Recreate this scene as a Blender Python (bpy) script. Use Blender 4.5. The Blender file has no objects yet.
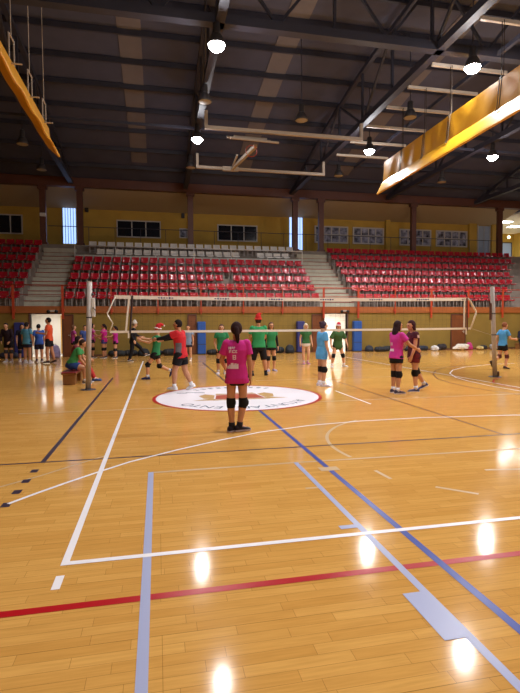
import bpy, math, random
from mathutils import Vector, Matrix, Quaternion
from mathutils.bvhtree import BVHTree
random.seed(7)
SC = bpy.context.scene
COL = SC.collection
PI = math.pi
V = Vector

# ---------------------------------------------------------------- materials
def lin(c):
    def f(u):
        u /= 255.0
        return u / 12.92 if u <= 0.04045 else ((u + 0.055) / 1.055) ** 2.4
    return (f(c[0]), f(c[1]), f(c[2]), 1.0)

def mat(name, rgb, rough=0.6, metal=0.0, spec=0.5, noise=0.0, nscale=8.0, bump=0.0, bscale=40.0, emit=None, estr=0.0, trans=0.0):
    m = bpy.data.materials.new(name)
    m.use_nodes = True
    nt = m.node_tree
    b = nt.nodes['Principled BSDF']
    b.inputs['Base Color'].default_value = lin(rgb)
    b.inputs['Roughness'].default_value = rough
    b.inputs['Metallic'].default_value = metal
    b.inputs['Specular IOR Level'].default_value = spec
    if trans:
        b.inputs['Transmission Weight'].default_value = trans
    if emit:
        b.inputs['Emission Color'].default_value = lin(emit)
        b.inputs['Emission Strength'].default_value = estr
    if noise or bump:
        tc = nt.nodes.new('ShaderNodeTexCoord')
    if noise:
        n = nt.nodes.new('ShaderNodeTexNoise')
        n.inputs['Scale'].default_value = nscale
        n.inputs['Detail'].default_value = 4
        nt.links.new(tc.outputs['Object'], n.inputs['Vector'])
        r = nt.nodes.new('ShaderNodeValToRGB')
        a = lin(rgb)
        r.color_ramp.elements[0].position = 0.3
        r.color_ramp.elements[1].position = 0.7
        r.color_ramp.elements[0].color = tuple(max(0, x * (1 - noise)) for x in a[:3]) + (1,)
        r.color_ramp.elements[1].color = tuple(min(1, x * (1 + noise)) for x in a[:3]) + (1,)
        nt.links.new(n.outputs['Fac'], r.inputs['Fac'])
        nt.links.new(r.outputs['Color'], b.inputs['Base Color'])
    if bump:
        n2 = nt.nodes.new('ShaderNodeTexNoise')
        n2.inputs['Scale'].default_value = bscale
        nt.links.new(tc.outputs['Object'], n2.inputs['Vector'])
        bp = nt.nodes.new('ShaderNodeBump')
        bp.inputs['Strength'].default_value = bump
        bp.inputs['Distance'].default_value = 0.02
        nt.links.new(n2.outputs['Fac'], bp.inputs['Height'])
        nt.links.new(bp.outputs['Normal'], b.inputs['Normal'])
    return m

def floor_mat():
    m = bpy.data.materials.new('maple_boards')
    m.use_nodes = True
    nt = m.node_tree
    N, L = nt.nodes, nt.links
    b = N['Principled BSDF']
    tc = N.new('ShaderNodeTexCoord')
    # every row of boards is shifted by its own random amount
    sx = N.new('ShaderNodeSeparateXYZ')
    L.new(tc.outputs['Object'], sx.inputs['Vector'])
    def math_node(op, a, b=None):
        n = N.new('ShaderNodeMath')
        n.operation = op
        for k, q in enumerate((a, b)):
            if q is None:
                continue
            if isinstance(q, (int, float)):
                n.inputs[k].default_value = q
            else:
                L.new(q, n.inputs[k])
        return n.outputs[0]
    row = math_node('FLOOR', math_node('DIVIDE', sx.outputs['Y'], 0.075))
    wn = N.new('ShaderNodeTexWhiteNoise')
    wn.noise_dimensions = '1D'
    L.new(row, wn.inputs['W'])
    xs = math_node('ADD', sx.outputs['X'], math_node('MULTIPLY', wn.outputs['Value'], 7.0))
    cx_ = N.new('ShaderNodeCombineXYZ')
    L.new(xs, cx_.inputs['X'])
    L.new(sx.outputs['Y'], cx_.inputs['Y'])
    br = N.new('ShaderNodeTexBrick')
    br.offset = 0.0
    br.inputs['Scale'].default_value = 1.0
    br.inputs['Mortar Size'].default_value = 0.0012
    br.inputs['Mortar Smooth'].default_value = 0.3
    br.inputs['Bias'].default_value = 0.0
    br.inputs['Brick Width'].default_value = 0.52
    br.inputs['Row Height'].default_value = 0.075
    br.inputs['Color1'].default_value = lin((213, 159, 82))
    br.inputs['Color2'].default_value = lin((225, 173, 95))
    br.inputs['Mortar'].default_value = lin((166, 116, 60))
    L.new(cx_.outputs['Vector'], br.inputs['Vector'])
    # longer seams between the prefabricated panels
    br2 = N.new('ShaderNodeTexBrick')
    br2.offset = 0.31
    br2.inputs['Scale'].default_value = 1.0
    br2.inputs['Mortar Size'].default_value = 0.0016
    br2.inputs['Mortar Smooth'].default_value = 0.2
    br2.inputs['Brick Width'].default_value = 90.0
    br2.inputs['Row Height'].default_value = 0.6
    br2.inputs['Color1'].default_value = (1, 1, 1, 1)
    br2.inputs['Color2'].default_value = (0.97, 0.96, 0.95, 1)
    br2.inputs['Mortar'].default_value = (0.6, 0.54, 0.48, 1)
    L.new(tc.outputs['Object'], br2.inputs['Vector'])
    mp = N.new('ShaderNodeMapping')
    mp.inputs['Scale'].default_value = (1.6, 26.0, 1.0)
    L.new(tc.outputs['Object'], mp.inputs['Vector'])
    no = N.new('ShaderNodeTexNoise')
    no.inputs['Scale'].default_value = 2.2
    no.inputs['Detail'].default_value = 6
    no.inputs['Roughness'].default_value = 0.6
    L.new(mp.outputs['Vector'], no.inputs['Vector'])
    rp = N.new('ShaderNodeValToRGB')
    rp.color_ramp.elements[0].position = 0.3
    rp.color_ramp.elements[0].color = (0.86, 0.83, 0.78, 1)
    rp.color_ramp.elements[1].position = 0.62
    rp.color_ramp.elements[1].color = (1, 1, 1, 1)
    L.new(no.outputs['Fac'], rp.inputs['Fac'])
    m1 = N.new('ShaderNodeMixRGB')
    m1.blend_type = 'MULTIPLY'
    m1.inputs['Fac'].default_value = 1.0
    L.new(br.outputs['Color'], m1.inputs['Color1'])
    L.new(rp.outputs['Color'], m1.inputs['Color2'])
    m2 = N.new('ShaderNodeMixRGB')
    m2.blend_type = 'MULTIPLY'
    m2.inputs['Fac'].default_value = 1.0
    L.new(m1.outputs['Color'], m2.inputs['Color1'])
    L.new(br2.outputs['Color'], m2.inputs['Color2'])
    # worn amber patches, a few metres wide
    n3 = N.new('ShaderNodeTexNoise')
    n3.inputs['Scale'].default_value = 0.35
    n3.inputs['Detail'].default_value = 2
    L.new(tc.outputs['Object'], n3.inputs['Vector'])
    r3 = N.new('ShaderNodeValToRGB')
    r3.color_ramp.elements[0].color = (0.9, 0.86, 0.78, 1)
    r3.color_ramp.elements[1].color = (1.0, 1.0, 1.0, 1)
    L.new(n3.outputs['Fac'], r3.inputs['Fac'])
    m3 = N.new('ShaderNodeMixRGB')
    m3.blend_type = 'MULTIPLY'
    m3.inputs['Fac'].default_value = 0.8
    L.new(m2.outputs['Color'], m3.inputs['Color1'])
    L.new(r3.outputs['Color'], m3.inputs['Color2'])
    L.new(m3.outputs['Color'], b.inputs['Base Color'])
    b.inputs['Roughness'].default_value = 0.3
    b.inputs['Specular IOR Level'].default_value = 0.08
    nb = N.new('ShaderNodeTexNoise')
    nb.inputs['Scale'].default_value = 3.0
    L.new(tc.outputs['Object'], nb.inputs['Vector'])
    rr = N.new('ShaderNodeMapRange')
    rr.inputs['To Min'].default_value = 0.085
    rr.inputs['To Max'].default_value = 0.13
    L.new(nb.outputs['Fac'], rr.inputs['Value'])
    L.new(rr.outputs['Result'], b.inputs['Roughness'])
    return m

M = {}
M['floor'] = floor_mat()
M['white_paint'] = mat('white_court_paint', (242, 238, 242), 0.3, spec=0.15)
M['grey_paint'] = mat('grey_court_paint', (166, 172, 206), 0.3, spec=0.15)
M['faded_paint'] = mat('faded_court_paint', (200, 170, 130), 0.3, spec=0.15)
M['red_paint'] = mat('red_court_paint', (178, 24, 32), 0.3, spec=0.15)
M['blue_paint'] = mat('blue_court_paint', (62, 78, 158), 0.3, spec=0.15)
M['dark_paint'] = mat('dark_court_paint', (62, 52, 68), 0.3, spec=0.15)
M['brown_paint'] = mat('brown_court_paint', (104, 56, 40), 0.3, spec=0.15)
M['gold_paint'] = mat('gold_crest_paint', (196, 158, 104), 0.35, spec=0.15)
M['crest_paint'] = mat('red_crest_paint', (178, 82, 62), 0.35, spec=0.15)
M['letter_paint'] = mat('slate_letter_paint', (74, 92, 116), 0.35, spec=0.15)
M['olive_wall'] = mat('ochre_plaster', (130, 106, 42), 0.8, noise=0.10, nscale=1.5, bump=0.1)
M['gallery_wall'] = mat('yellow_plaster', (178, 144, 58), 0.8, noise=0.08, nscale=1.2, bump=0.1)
M['beam_orange'] = mat('orange_brown_fascia', (152, 86, 38), 0.6, noise=0.1, nscale=2)
M['brown_steel'] = mat('red_brown_steel', (88, 52, 40), 0.5, noise=0.08, nscale=3)
M['dark_steel'] = mat('dark_painted_steel', (50, 50, 62), 0.55, noise=0.1, nscale=2)
M['pale_steel'] = mat('pale_painted_steel', (176, 164, 148), 0.5)
M['white_steel'] = mat('white_enamel_steel', (205, 202, 196), 0.45, noise=0.04)
M['roof'] = mat('grey_roof_sheet', (72, 74, 94), 0.7, noise=0.08, nscale=1.5)
M['skylight'] = mat('dull_tan_roof_sheet', (110, 104, 106), 0.6, noise=0.06, nscale=2)
M['concrete'] = mat('grandstand_concrete', (140, 128, 118), 0.85, noise=0.12, nscale=2.5, bump=0.2)
M['step'] = mat('pale_step_concrete', (182, 178, 160), 0.85, noise=0.1, nscale=3, bump=0.15)
M['nosing'] = mat('red_step_nosing', (150, 52, 40), 0.6)
M['parapet'] = mat('grey_parapet_panel', (172, 172, 166), 0.7, noise=0.08, nscale=2)
M['seat_red'] = mat('red_seat_plastic', (170, 28, 42), 0.2, noise=0.10, nscale=0.8)
M['seat_white'] = mat('white_seat_plastic', (226, 222, 216), 0.35, noise=0.06, nscale=0.8)
M['seat_frame'] = mat('grey_seat_steel', (168, 158, 150), 0.45, metal=0.0)
M['rail_orange'] = mat('orange_rail_enamel', (172, 62, 30), 0.5)
M['curtain'] = mat('yellow_vinyl', (216, 156, 30), 0.42, noise=0.06, nscale=1.5, bump=0.45, bscale=2.2)
M['cord'] = mat('dark_cord', (44, 34, 22), 0.8)
M['lens'] = mat('lit_lamp_lens', (255, 255, 255), 0.5, emit=(255, 250, 250), estr=60)
M['off_lens'] = mat('unlit_lamp_lens', (150, 140, 120), 0.4)
M['lamp_body'] = mat('lamp_housing', (70, 66, 66), 0.5, metal=0.5)
M['black'] = mat('black_plastic', (22, 21, 24), 0.5)
M['glass_dark'] = mat('dark_window_glass', (26, 28, 36), 0.08)
M['glass_grey'] = mat('painted_reflection_glass', (130, 132, 150), 0.08, noise=0.95, nscale=3.0)  # strong noise patches paint the hall lamps' reflections into the glass colour
M['frame_grey'] = mat('grey_window_frame', (186, 182, 178), 0.5)
M['daylight'] = mat('daylit_translucent_pane', (200, 215, 245), 0.4, emit=(160, 195, 255), estr=1.5)
M['slat'] = mat('pane_divider', (150, 160, 190), 0.5)
M['door_blue'] = mat('grey_blue_door', (150, 168, 196), 0.5)
M['door_wood'] = mat('brown_door_wood', (112, 62, 30), 0.5, noise=0.15, nscale=3)
M['door_frame'] = mat('ochre_door_frame', (204, 150, 60), 0.5)
M['white_wall'] = mat('white_corridor_plaster', (232, 226, 216), 0.8)
M['tube_light'] = mat('lit_ceiling_tube', (255, 255, 255), 0.5, emit=(255, 246, 235), estr=12)
M['post'] = mat('post_enamel', (178, 168, 160), 0.45, noise=0.05)
M['net_white'] = mat('white_net_tape', (232, 222, 206), 0.7)
M['net_dark'] = mat('dark_net_cord', (30, 28, 30), 0.8)
M['pad_blue'] = mat('blue_vinyl_pad', (36, 84, 164), 0.45)
M['pad_navy'] = mat('navy_vinyl_pad', (44, 48, 112), 0.5)
M['bench_wood'] = mat('bench_wood', (140, 96, 54), 0.5, noise=0.15, nscale=4)
M['bench_red'] = mat('red_bench_cushion', (140, 44, 48), 0.5)
M['wall_side'] = mat('dim_side_plaster', (138, 110, 62), 0.85, noise=0.08, nscale=1)

# ---------------------------------------------------------------- mesh helper
class MB:
    def __init__(s):
        s.v, s.f, s.m = [], [], []
    def add(s, vs, fs, mi=0):
        b = len(s.v)
        s.v += [tuple(p) for p in vs]
        s.f += [tuple(b + i for i in q) for q in fs]
        s.m += [mi] * len(fs)
    def box(s, x0, x1, y0, y1, z0, z1, mi=0):
        s.add([(x0, y0, z0), (x1, y0, z0), (x1, y1, z0), (x0, y1, z0), (x0, y0, z1), (x1, y0, z1), (x1, y1, z1), (x0, y1, z1)],
              [(0, 3, 2, 1), (4, 5, 6, 7), (0, 1, 5, 4), (1, 2, 6, 5), (2, 3, 7, 6), (3, 0, 4, 7)], mi)
    def bbox(s, x0, x1, y0, y1, z0, z1, b, mi=0):
        # a box with chamfered edges: an octagon-like loft along z
        def ring(i, z):
            return [(x0 + i + b, y0 + i, z), (x1 - i - b, y0 + i, z), (x1 - i, y0 + i + b, z), (x1 - i, y1 - i - b, z),
                    (x1 - i - b, y1 - i, z), (x0 + i + b, y1 - i, z), (x0 + i, y1 - i - b, z), (x0 + i, y0 + i + b, z)]
        s.rings([ring(b, z0), ring(0, z0 + b), ring(0, z1 - b), ring(b, z1)], mi)
    def beam(s, p0, p1, w, h, mi=0):
        p0, p1 = V(p0), V(p1)
        d = (p1 - p0).normalized()
        up = V((0, 0, 1)) if abs(d.z) < 0.95 else V((0, 1, 0))
        a = d.cross(up).normalized() * (w / 2)
        c = a.cross(d).normalized() * (h / 2)
        vs = [p + sa * a + sc * c for p in (p0, p1) for sa, sc in ((-1, -1), (1, -1), (1, 1), (-1, 1))]
        s.add(vs, [(0, 1, 2, 3), (7, 6, 5, 4), (0, 4, 5, 1), (1, 5, 6, 2), (2, 6, 7, 3), (3, 7, 4, 0)], mi)
    def rings(s, rs, mi=0, caps=True):
        n = len(rs[0])
        vs = [p for r in rs for p in r]
        fs = []
        for i in range(len(rs) - 1):
            for j in range(n):
                k = (j + 1) % n
                fs.append((i * n + j, i * n + k, (i + 1) * n + k, (i + 1) * n + j))
        if caps:
            fs.append(tuple(range(n - 1, -1, -1)))
            fs.append(tuple((len(rs) - 1) * n + j for j in range(n)))
        s.add(vs, fs, mi)
    def tube(s, p0, p1, r0, r1=None, n=10, mi=0):
        r1 = r0 if r1 is None else r1
        p0, p1 = V(p0), V(p1)
        a, c = frame(p1 - p0)
        s.rings([[p + (a * math.cos(t) + c * math.sin(t)) * r for t in [2 * PI * j / n for j in range(n)]] for p, r in ((p0, r0), (p1, r1))], mi)
    def path(s, pts, r, n=8, mi=0):
        pts = [V(p) for p in pts]
        rs = []
        for i, p in enumerate(pts):
            d = pts[min(i + 1, len(pts) - 1)] - pts[max(i - 1, 0)]
            a, c = frame(d)
            rs.append([p + (a * math.cos(t) + c * math.sin(t)) * r for t in [2 * PI * j / n for j in range(n)]])
        s.rings(rs, mi)
    def lathe(s, c, prof, n=20, mi=0):
        s.rings([[(c[0] + r * math.cos(2 * PI * j / n), c[1] + r * math.sin(2 * PI * j / n), c[2] + z) for j in range(n)] for r, z in prof], mi)
    # closed convex pieces used for bodies and clothes
    def capsule(s, p0, p1, r0, r1, n=14, k=4, flat=None):
        p0, p1 = V(p0), V(p1)
        d = p1 - p0
        if d.length < 1e-6:
            d = V((0, 0, 1e-4))
        d.normalize()
        a, c = frame(d)
        rs = []
        for i in range(k + 1):
            t = -PI / 2 + (PI / 2) * i / k
            rs.append((p0 + d * r0 * math.sin(t), max(r0 * math.cos(t), r0 * 0.02)))
        for i in range(k + 1):
            t = (PI / 2) * i / k
            rs.append((p1 + d * r1 * math.sin(t), max(r1 * math.cos(t), r1 * 0.02)))
        out = []
        for p, r in rs:
            ring = []
            for j in range(n):
                t = 2 * PI * j / n
                o = (a * math.cos(t) + c * math.sin(t)) * r
                if flat:
                    ax, k2 = flat
                    o = o - ax * (o.dot(ax) * (1 - k2))
                ring.append(p + o)
            out.append(ring)
        s.rings(out)
    def frust(s, p0, p1, r0, r1, n=16, mi=0):
        s.tube(p0, p1, r0, r1, n, mi)
    def ell(s, c, X, Y, Z, n=16, k=10, mi=0):
        c = V(c)
        rs = []
        for i in range(k + 1):
            t = -PI / 2 + PI * i / k
            r = max(math.cos(t), 0.02)
            rs.append([c + Z * math.sin(t) + X * (r * math.cos(u)) + Y * (r * math.sin(u)) for u in [2 * PI * j / n for j in range(n)]])
        s.rings(rs, mi)
    def loft(s, secs, n=24, p=2.3):
        rs = []
        for c, X, Y in secs:
            ring = []
            for j in range(n):
                t = 2 * PI * j / n
                a, b = math.cos(t), math.sin(t)
                q = (abs(a) ** p + abs(b) ** p) ** (-1.0 / p)
                ring.append(V(c) + X * (a * q) + Y * (b * q))
            rs.append(ring)
        s.rings(rs)
    def mesh(s, name, mats, smooth=False):
        me = bpy.data.meshes.new(name)
        me.from_pydata(s.v, [], s.f)
        for m in (mats if isinstance(mats, (list, tuple)) else [mats]):
            me.materials.append(m)
        if len(me.materials) > 1:
            me.polygons.foreach_set('material_index', s.m)
        if smooth:
            me.polygons.foreach_set('use_smooth', [True] * len(me.polygons))
        me.update()
        return me
    def build(s, name, mats, parent=None, smooth=False, loc=None):
        return link(name, s.mesh(name, mats, smooth), parent, loc)

def frame(d):
    d = V(d).normalized()
    up = V((0, 0, 1)) if abs(d.z) < 0.9 else V((0, 1, 0))
    a = d.cross(up).normalized()
    return a, a.cross(d).normalized()

def link(name, data, parent=None, loc=None):
    o = bpy.data.objects.new(name, data)
    COL.objects.link(o)
    if parent is not None:
        o.parent = parent
    if loc is not None:
        o.location = loc
    return o

def tag(o, label=None, cat=None, group=None, kind=None):
    for k, v in (('label', label), ('category', cat), ('group', group), ('kind', kind)):
        if v:
            o[k] = v
    return o

def empty(name, loc, label, cat, group=None, kind=None, rz=0):
    o = link(name, None, None, loc)
    o.empty_display_size = 0.1
    o.rotation_euler = (0, 0, rz)
    return tag(o, label, cat, group, kind)

def remeshed(mb, name, m, voxel, smooth=2, parent=None):
    me = mb.mesh('tmp', m)
    o = bpy.data.objects.new('tmp', me)
    COL.objects.link(o)
    r = o.modifiers.new('r', 'REMESH')
    r.mode = 'VOXEL'
    r.voxel_size = voxel
    r.use_smooth_shade = True
    if smooth:
        q = o.modifiers.new('s', 'SMOOTH')
        q.factor = 0.5
        q.iterations = smooth
    dg = bpy.context.evaluated_depsgraph_get()
    out = bpy.data.meshes.new_from_object(o.evaluated_get(dg))
    out.name = name
    bpy.data.objects.remove(o)
    bpy.data.meshes.remove(me)
    out.materials.clear()
    out.materials.append(m)
    return link(name, out, parent)

ORD = ['first', 'second', 'third', 'fourth', 'fifth', 'sixth', 'seventh', 'eighth', 'ninth', 'tenth', 'eleventh', 'twelfth', 'thirteenth',
       'fourteenth', 'fifteenth', 'sixteenth', 'seventeenth', 'eighteenth', 'nineteenth', 'twentieth']
def ordinal(i):
    i -= 1
    if i < 20:
        return ORD[i]
    return ('twenty-' if i < 29 else 'thirty-') + (ORD[i - 20] if i < 29 else ORD[i - 30]) if i != 29 else 'thirtieth'
# ---------------------------------------------------------------- hall dimensions (metres; the camera stands over the origin, +Y looks across the hall)
XL, XR, YB, YF = -14.0, 32.0, -2.6, 25.0
ROW_D, ROW_H, Z0, Y0 = 0.85, 0.56, 2.45, 25.3
NR = 7
YG = Y0 + ROW_D * NR          # gallery edge
ZG = Z0 + ROW_H * NR          # gallery floor
YW = 34.0                     # gallery back wall
AISLES = [(-6.5, -4.7), (9.0, 11.05)]
def roof_z(y):
    return 12.9 - 0.0088 * (y - 14.5) ** 2

# floor ------------------------------------------------------------------
mb = MB()
mb.box(XL, XR, YB, YF + 0.3, -0.2, 0.0)
FLOOR = mb.build('floor', M['floor'])
tag(FLOOR, 'varnished maple sports floor with coloured court lines', 'floor', kind='structure')

def strip(name, pts, w, m, z=0.002, closed=False, label=None):
    z *= 0.4
    mb = MB()
    P = [V((p[0], p[1], 0)) for p in pts]
    n = len(P)
    L, R = [], []
    for i, p in enumerate(P):
        d = P[min(i + 1, n - 1)] - P[max(i - 1, 0)]
        d.normalize()
        s = V((-d.y, d.x, 0)) * (w / 2)
        L.append(p + s)
        R.append(p - s)
    for i in range(n - 1):
        q = [R[i], R[i + 1], L[i + 1], L[i]]
        mb.add([(a.x, a.y, z) for a in q] , [(0, 1, 2, 3)])
    o = mb.build(name, m, FLOOR)
    if label:
        o['label'] = label
    return o

def arc(cx, cy, r, a0, a1, n=40):
    return [(cx + r * math.cos(math.radians(a0 + (a1 - a0) * i / n)), cy + r * math.sin(math.radians(a0 + (a1 - a0) * i / n))) for i in range(n + 1)]

strip('sideline', [(-0.61, 3.25), (-0.61, 20.9)], 0.05, M['white_paint'], 0.006, label='white volleyball sideline on the left of the court')
strip('sideline', [(8.41, 3.25), (8.41, 20.9)], 0.05, M['white_paint'], 0.006, label='white volleyball sideline on the right of the court')
strip('end_line', [(-0.635, 3.275), (8.435, 3.275)], 0.05, M['white_paint'], 0.0065, label='white end line with a clean corner near the camera')
strip('serve_mark', [(-0.61, 2.96), (-0.61, 3.12)], 0.05, M['white_paint'], 0.004, label='short white dash just outside the corner')
strip('attack_line', [(-2.4, 9.1), (8.41, 9.1)], 0.045, M['faded_paint'], 0.002, label='faint pale attack line before the net')
strip('red_sideline', [(XL + 1, 2.76), (XR - 4, 2.76)], 0.06, M['red_paint'], 0.004, label='bold red line across the whole floor')
strip('halfway_line', [(1.765, YB + 1), (1.765, 8.5)], 0.055, M['blue_paint'], 0.005, label='blue halfway line towards the camera')
strip('halfway_line', [(1.765, 12.0), (1.765, 19.5)], 0.05, M['dark_paint'], 0.005, label='dark far half of the halfway line beyond the emblem')
strip('brown_line', [(XL + 1, 5.8), (XR - 4, 5.8)], 0.035, M['dark_paint'], 0.003, label='thin dark line across the whole floor')
strip('left_dark_line', [(-1.29, 5.82), (-1.29, 14.6)], 0.055, M['dark_paint'], 0.003, label='dark line left of the white sideline')
for y in (5.47, 5.13, 4.81, 4.48):
    strip('dark_dash', [(-1.3, y - 0.055), (-1.3, y + 0.055)], 0.075, M['dark_paint'], 0.004)
strip('grey_key_line', [(-0.09, YB + 1), (-0.09, 5.15)], 0.055, M['grey_paint'], 0.0045, label='lavender grey tape line running towards the camera on the left')
strip('grey_key_line', [(1.485, YB + 1), (1.485, 5.15)], 0.05, M['grey_paint'], 0.0045, label='lavender grey tape line beside the blue line')
strip('grey_key_line', [(-0.115, 5.13), (1.5, 5.15)], 0.045, M['faded_paint'], 0.0035, label='faded grey line closing the key')
strip('grey_key_line', [(1.5, 5.15), (9.0, 5.05)], 0.04, M['faded_paint'], 0.003, label='faded grey line continuing to the right')
strip('tape_patch', [(1.42, 2.06), (1.42, 2.48)], 0.145, M['grey_paint'], 0.007, label='lavender grey tape rectangle')
strip('tape_patch', [(1.66, 4.84), (1.87, 4.84)], 0.13, M['faded_paint'], 0.0075, label='faded tape patch over the blue line')
strip('key_tick', [(1.34, 4.31), (1.47, 4.31)], 0.035, M['faded_paint'], 0.004)
strip('key_tick', [(1.33, 3.41), (1.47, 3.41)], 0.06, M['grey_paint'], 0.0072)
strip('grey_arc', arc(3.95, 5.6, 1.82, 118, 192, 30), 0.045, M['faded_paint'], 0.003, label='faded grey arc right of the blue line')
strip('grey_dash', [(2.22, 4.68), (2.25, 4.39)], 0.04, M['faded_paint'], 0.003)
strip('grey_dash', [(2.55, 4.08), (2.82, 3.82)], 0.04, M['faded_paint'], 0.003)
strip('grey_dash', [(3.35, 4.44), (3.75, 4.38)], 0.04, M['faded_paint'], 0.003)
curve = [(-1.29, 4.5), (-1.12, 4.72), (-0.9, 4.98), (-0.62, 5.29), (-0.33, 5.59), (0.2, 5.99), (0.8, 6.38), (1.41, 6.72), (2.25, 7.0), (3.14, 7.13), (4.2, 7.15), (5.79, 7.0), (7.6, 6.55), (9.0, 6.0)]
strip('white_arc', curve, 0.04, M['white_paint'], 0.0055, label='long thin white arc sweeping across the court')
strip('faint_arc', [(-2.1, 4.6), (-1.5, 5.0), (-1.2, 5.28), (-0.92, 5.61), (-0.6, 5.95)], 0.03, M['faded_paint'], 0.002)
strip('brown_line', [(4.66, 5.8), (4.66, 14.2)], 0.035, M['brown_paint'], 0.003, label='thin brown line running away right of the emblem')
strip('white_lane_line', [(3.98, 8.6), (3.98, 10.5)], 0.04, M['white_paint'], 0.0035, label='short white line right of the emblem')
dk = [(12.6, 15.9), (10.87, 15.59), (9.73, 15.07), (8.8, 14.15), (8.07, 13.11), (7.58, 12.1), (7.36, 11.15), (7.32, 10.25), (7.42, 9.59), (7.6, 8.9), (8.1, 8.0)]
strip('brown_arc', dk, 0.04, M['brown_paint'], 0.003, label='wide brown arc in front of the right post')
wh = [(13.2, 15.9), (11.99, 15.72), (10.5, 15.06), (9.45, 14.2), (8.75, 13.3), (8.25, 12.24), (8.05, 11.4), (7.95, 10.38), (8.0, 9.45), (8.2, 8.8)]
strip('white_arc', wh, 0.04, M['white_paint'], 0.0035, label='white arc around the right post')
strip('red_arc', [(9.4, 11.9), (8.85, 11.45), (8.5, 11.0), (8.3, 10.4), (8.22, 9.6), (8.3, 8.9)], 0.045, M['red_paint'], 0.0038, label='short red arc by the right post')
strip('white_lane_line', [(9.0, 7.0), (14.0, 6.9)], 0.04, M['faded_paint'], 0.0035)
strip('white_lane_line', [(2.6, 12.9), (6.9, 12.9)], 0.04, M['faded_paint'], 0.0025)
strip('white_lane_line', [(5.2, 15.2), (11.0, 15.2)], 0.04, M['faded_paint'], 0.0025)

# centre emblem ----------------------------------------------------------
EC = (1.66, 10.2)
def disc(name, r0, r1, m, z, n=72, label=None):
    mb = MB()
    for i in range(n):
        a, b = 2 * PI * i / n, 2 * PI * (i + 1) / n
        c = [(EC[0] + r * math.cos(t), EC[1] + r * math.sin(t), z) for r, t in ((r0, a), (r1, a), (r1, b), (r0, b))]
        mb.add(c, [(0, 1, 2, 3)])
    o = mb.build(name, m, FLOOR)
    if label:
        o['label'] = label
    return o
disc('emblem_disc', 0.0005, 1.72, mat('emblem_white', (246, 242, 250), 0.3, spec=0.15), 0.0034, label='white round emblem in the middle of the court')
disc('emblem_ring', 1.72, 1.79, M['red_paint'], 0.0034, label='red ring around the emblem')

def flat_poly(name, polys, m, z, parent=FLOOR):
    mb = MB()
    for p in polys:
        mb.add([(x, y, z) for x, y in p], [tuple(range(len(p)))])
    return mb.build(name, m, parent)
cx, cy = EC
crest = [
    [(cx - 0.52, cy - 0.34), (cx + 0.52, cy - 0.34), (cx + 0.44, cy + 0.22), (cx, cy + 0.34), (cx - 0.44, cy + 0.22)],
]
flat_poly('emblem_crest', crest, M['crest_paint'], 0.0044)
gold = [
    [(cx - 1.0, cy - 0.42), (cx - 0.55, cy - 0.46), (cx - 0.5, cy - 0.3), (cx - 0.62, cy - 0.22)],
    [(cx + 0.55, cy - 0.46), (cx + 1.0, cy - 0.42), (cx + 0.62, cy - 0.22), (cx + 0.5, cy - 0.3)],
    [(cx - 0.74, cy - 0.2), (cx - 0.54, cy - 0.24), (cx - 0.47, cy + 0.24), (cx - 0.66, cy + 0.42), (cx - 0.82, cy + 0.2)],
    [(cx + 0.54, cy - 0.24), (cx + 0.74, cy - 0.2), (cx + 0.82, cy + 0.2), (cx + 0.66, cy + 0.42), (cx + 0.47, cy + 0.24)],
    [(cx - 0.46, cy + 0.26), (cx, cy + 0.38), (cx + 0.46, cy + 0.26), (cx + 0.4, cy + 0.46), (cx + 0.2, cy + 0.4), (cx, cy + 0.54), (cx - 0.2, cy + 0.4), (cx - 0.4, cy + 0.46)],
    [(cx - 0.6, cy - 0.48), (cx + 0.6, cy - 0.48), (cx + 0.5, cy - 0.37), (cx - 0.5, cy - 0.37)],
]
flat_poly('emblem_trim', gold, M['gold_paint'], 0.0048)

def text_mesh(s, size):
    cu = bpy.data.curves.new('t', 'FONT')
    cu.body = s
    cu.size = size
    cu.align_x = 'CENTER'
    o = bpy.data.objects.new('t', cu)
    COL.objects.link(o)
    dg = bpy.context.evaluated_depsgraph_get()
    dg.update()
    me = bpy.data.meshes.new_from_object(o.evaluated_get(dg))
    vs = [v.co.copy() for v in me.vertices]
    fs = [tuple(p.vertices) for p in me.polygons]
    bpy.data.objects.remove(o)
    bpy.data.curves.remove(cu)
    bpy.data.meshes.remove(me)
    return vs, fs

mb = MB()
word = 'AYUNTAMIENTO'
for i, ch in enumerate(word):
    # read from the grandstand side: letters stand on their heads for this viewer, tops outward
    a = math.radians(-90 + 52 - 104 * i / (len(word) - 1))
    vs, fs = text_mesh(ch, 0.34)
    rot = Matrix.Rotation(a - PI / 2, 3, 'Z')
    c = V((EC[0] + 1.30 * math.cos(a), EC[1] + 1.30 * math.sin(a), 0.0044))
    mb.add([rot @ v + c for v in vs], fs)
mb.build('emblem_lettering', M['letter_paint'], FLOOR)
mb = MB()
for i, a in enumerate(range(52, 129, 8)):
    t = math.radians(a)
    r = 1.42
    for dr in (-0.05, 0.05):
        q = [(EC[0] + (r + dr + s) * math.cos(t + u), EC[1] + (r + dr + s) * math.sin(t + u), 0.0044) for s, u in ((-0.03, -0.03), (0.03, -0.03), (0.03, 0.035), (-0.03, 0.035))]
        mb.add(q, [(0, 1, 2, 3)] if i % 2 else [(0, 1, 2), (0, 2, 3)])
for dx, dy in ((-1.15, 0.75), (-0.95, 0.78), (-0.75, 0.72)):
    mb.add([(cx + dx - 0.12, cy + dy - 0.03, 0.0044), (cx + dx + 0.12, cy + dy - 0.06, 0.0044), (cx + dx + 0.1, cy + dy + 0.01, 0.0044), (cx + dx - 0.1, cy + dy + 0.05, 0.0044)], [(0, 1, 2, 3)])
mb.build('emblem_lettering', M['letter_paint'], FLOOR)

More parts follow.
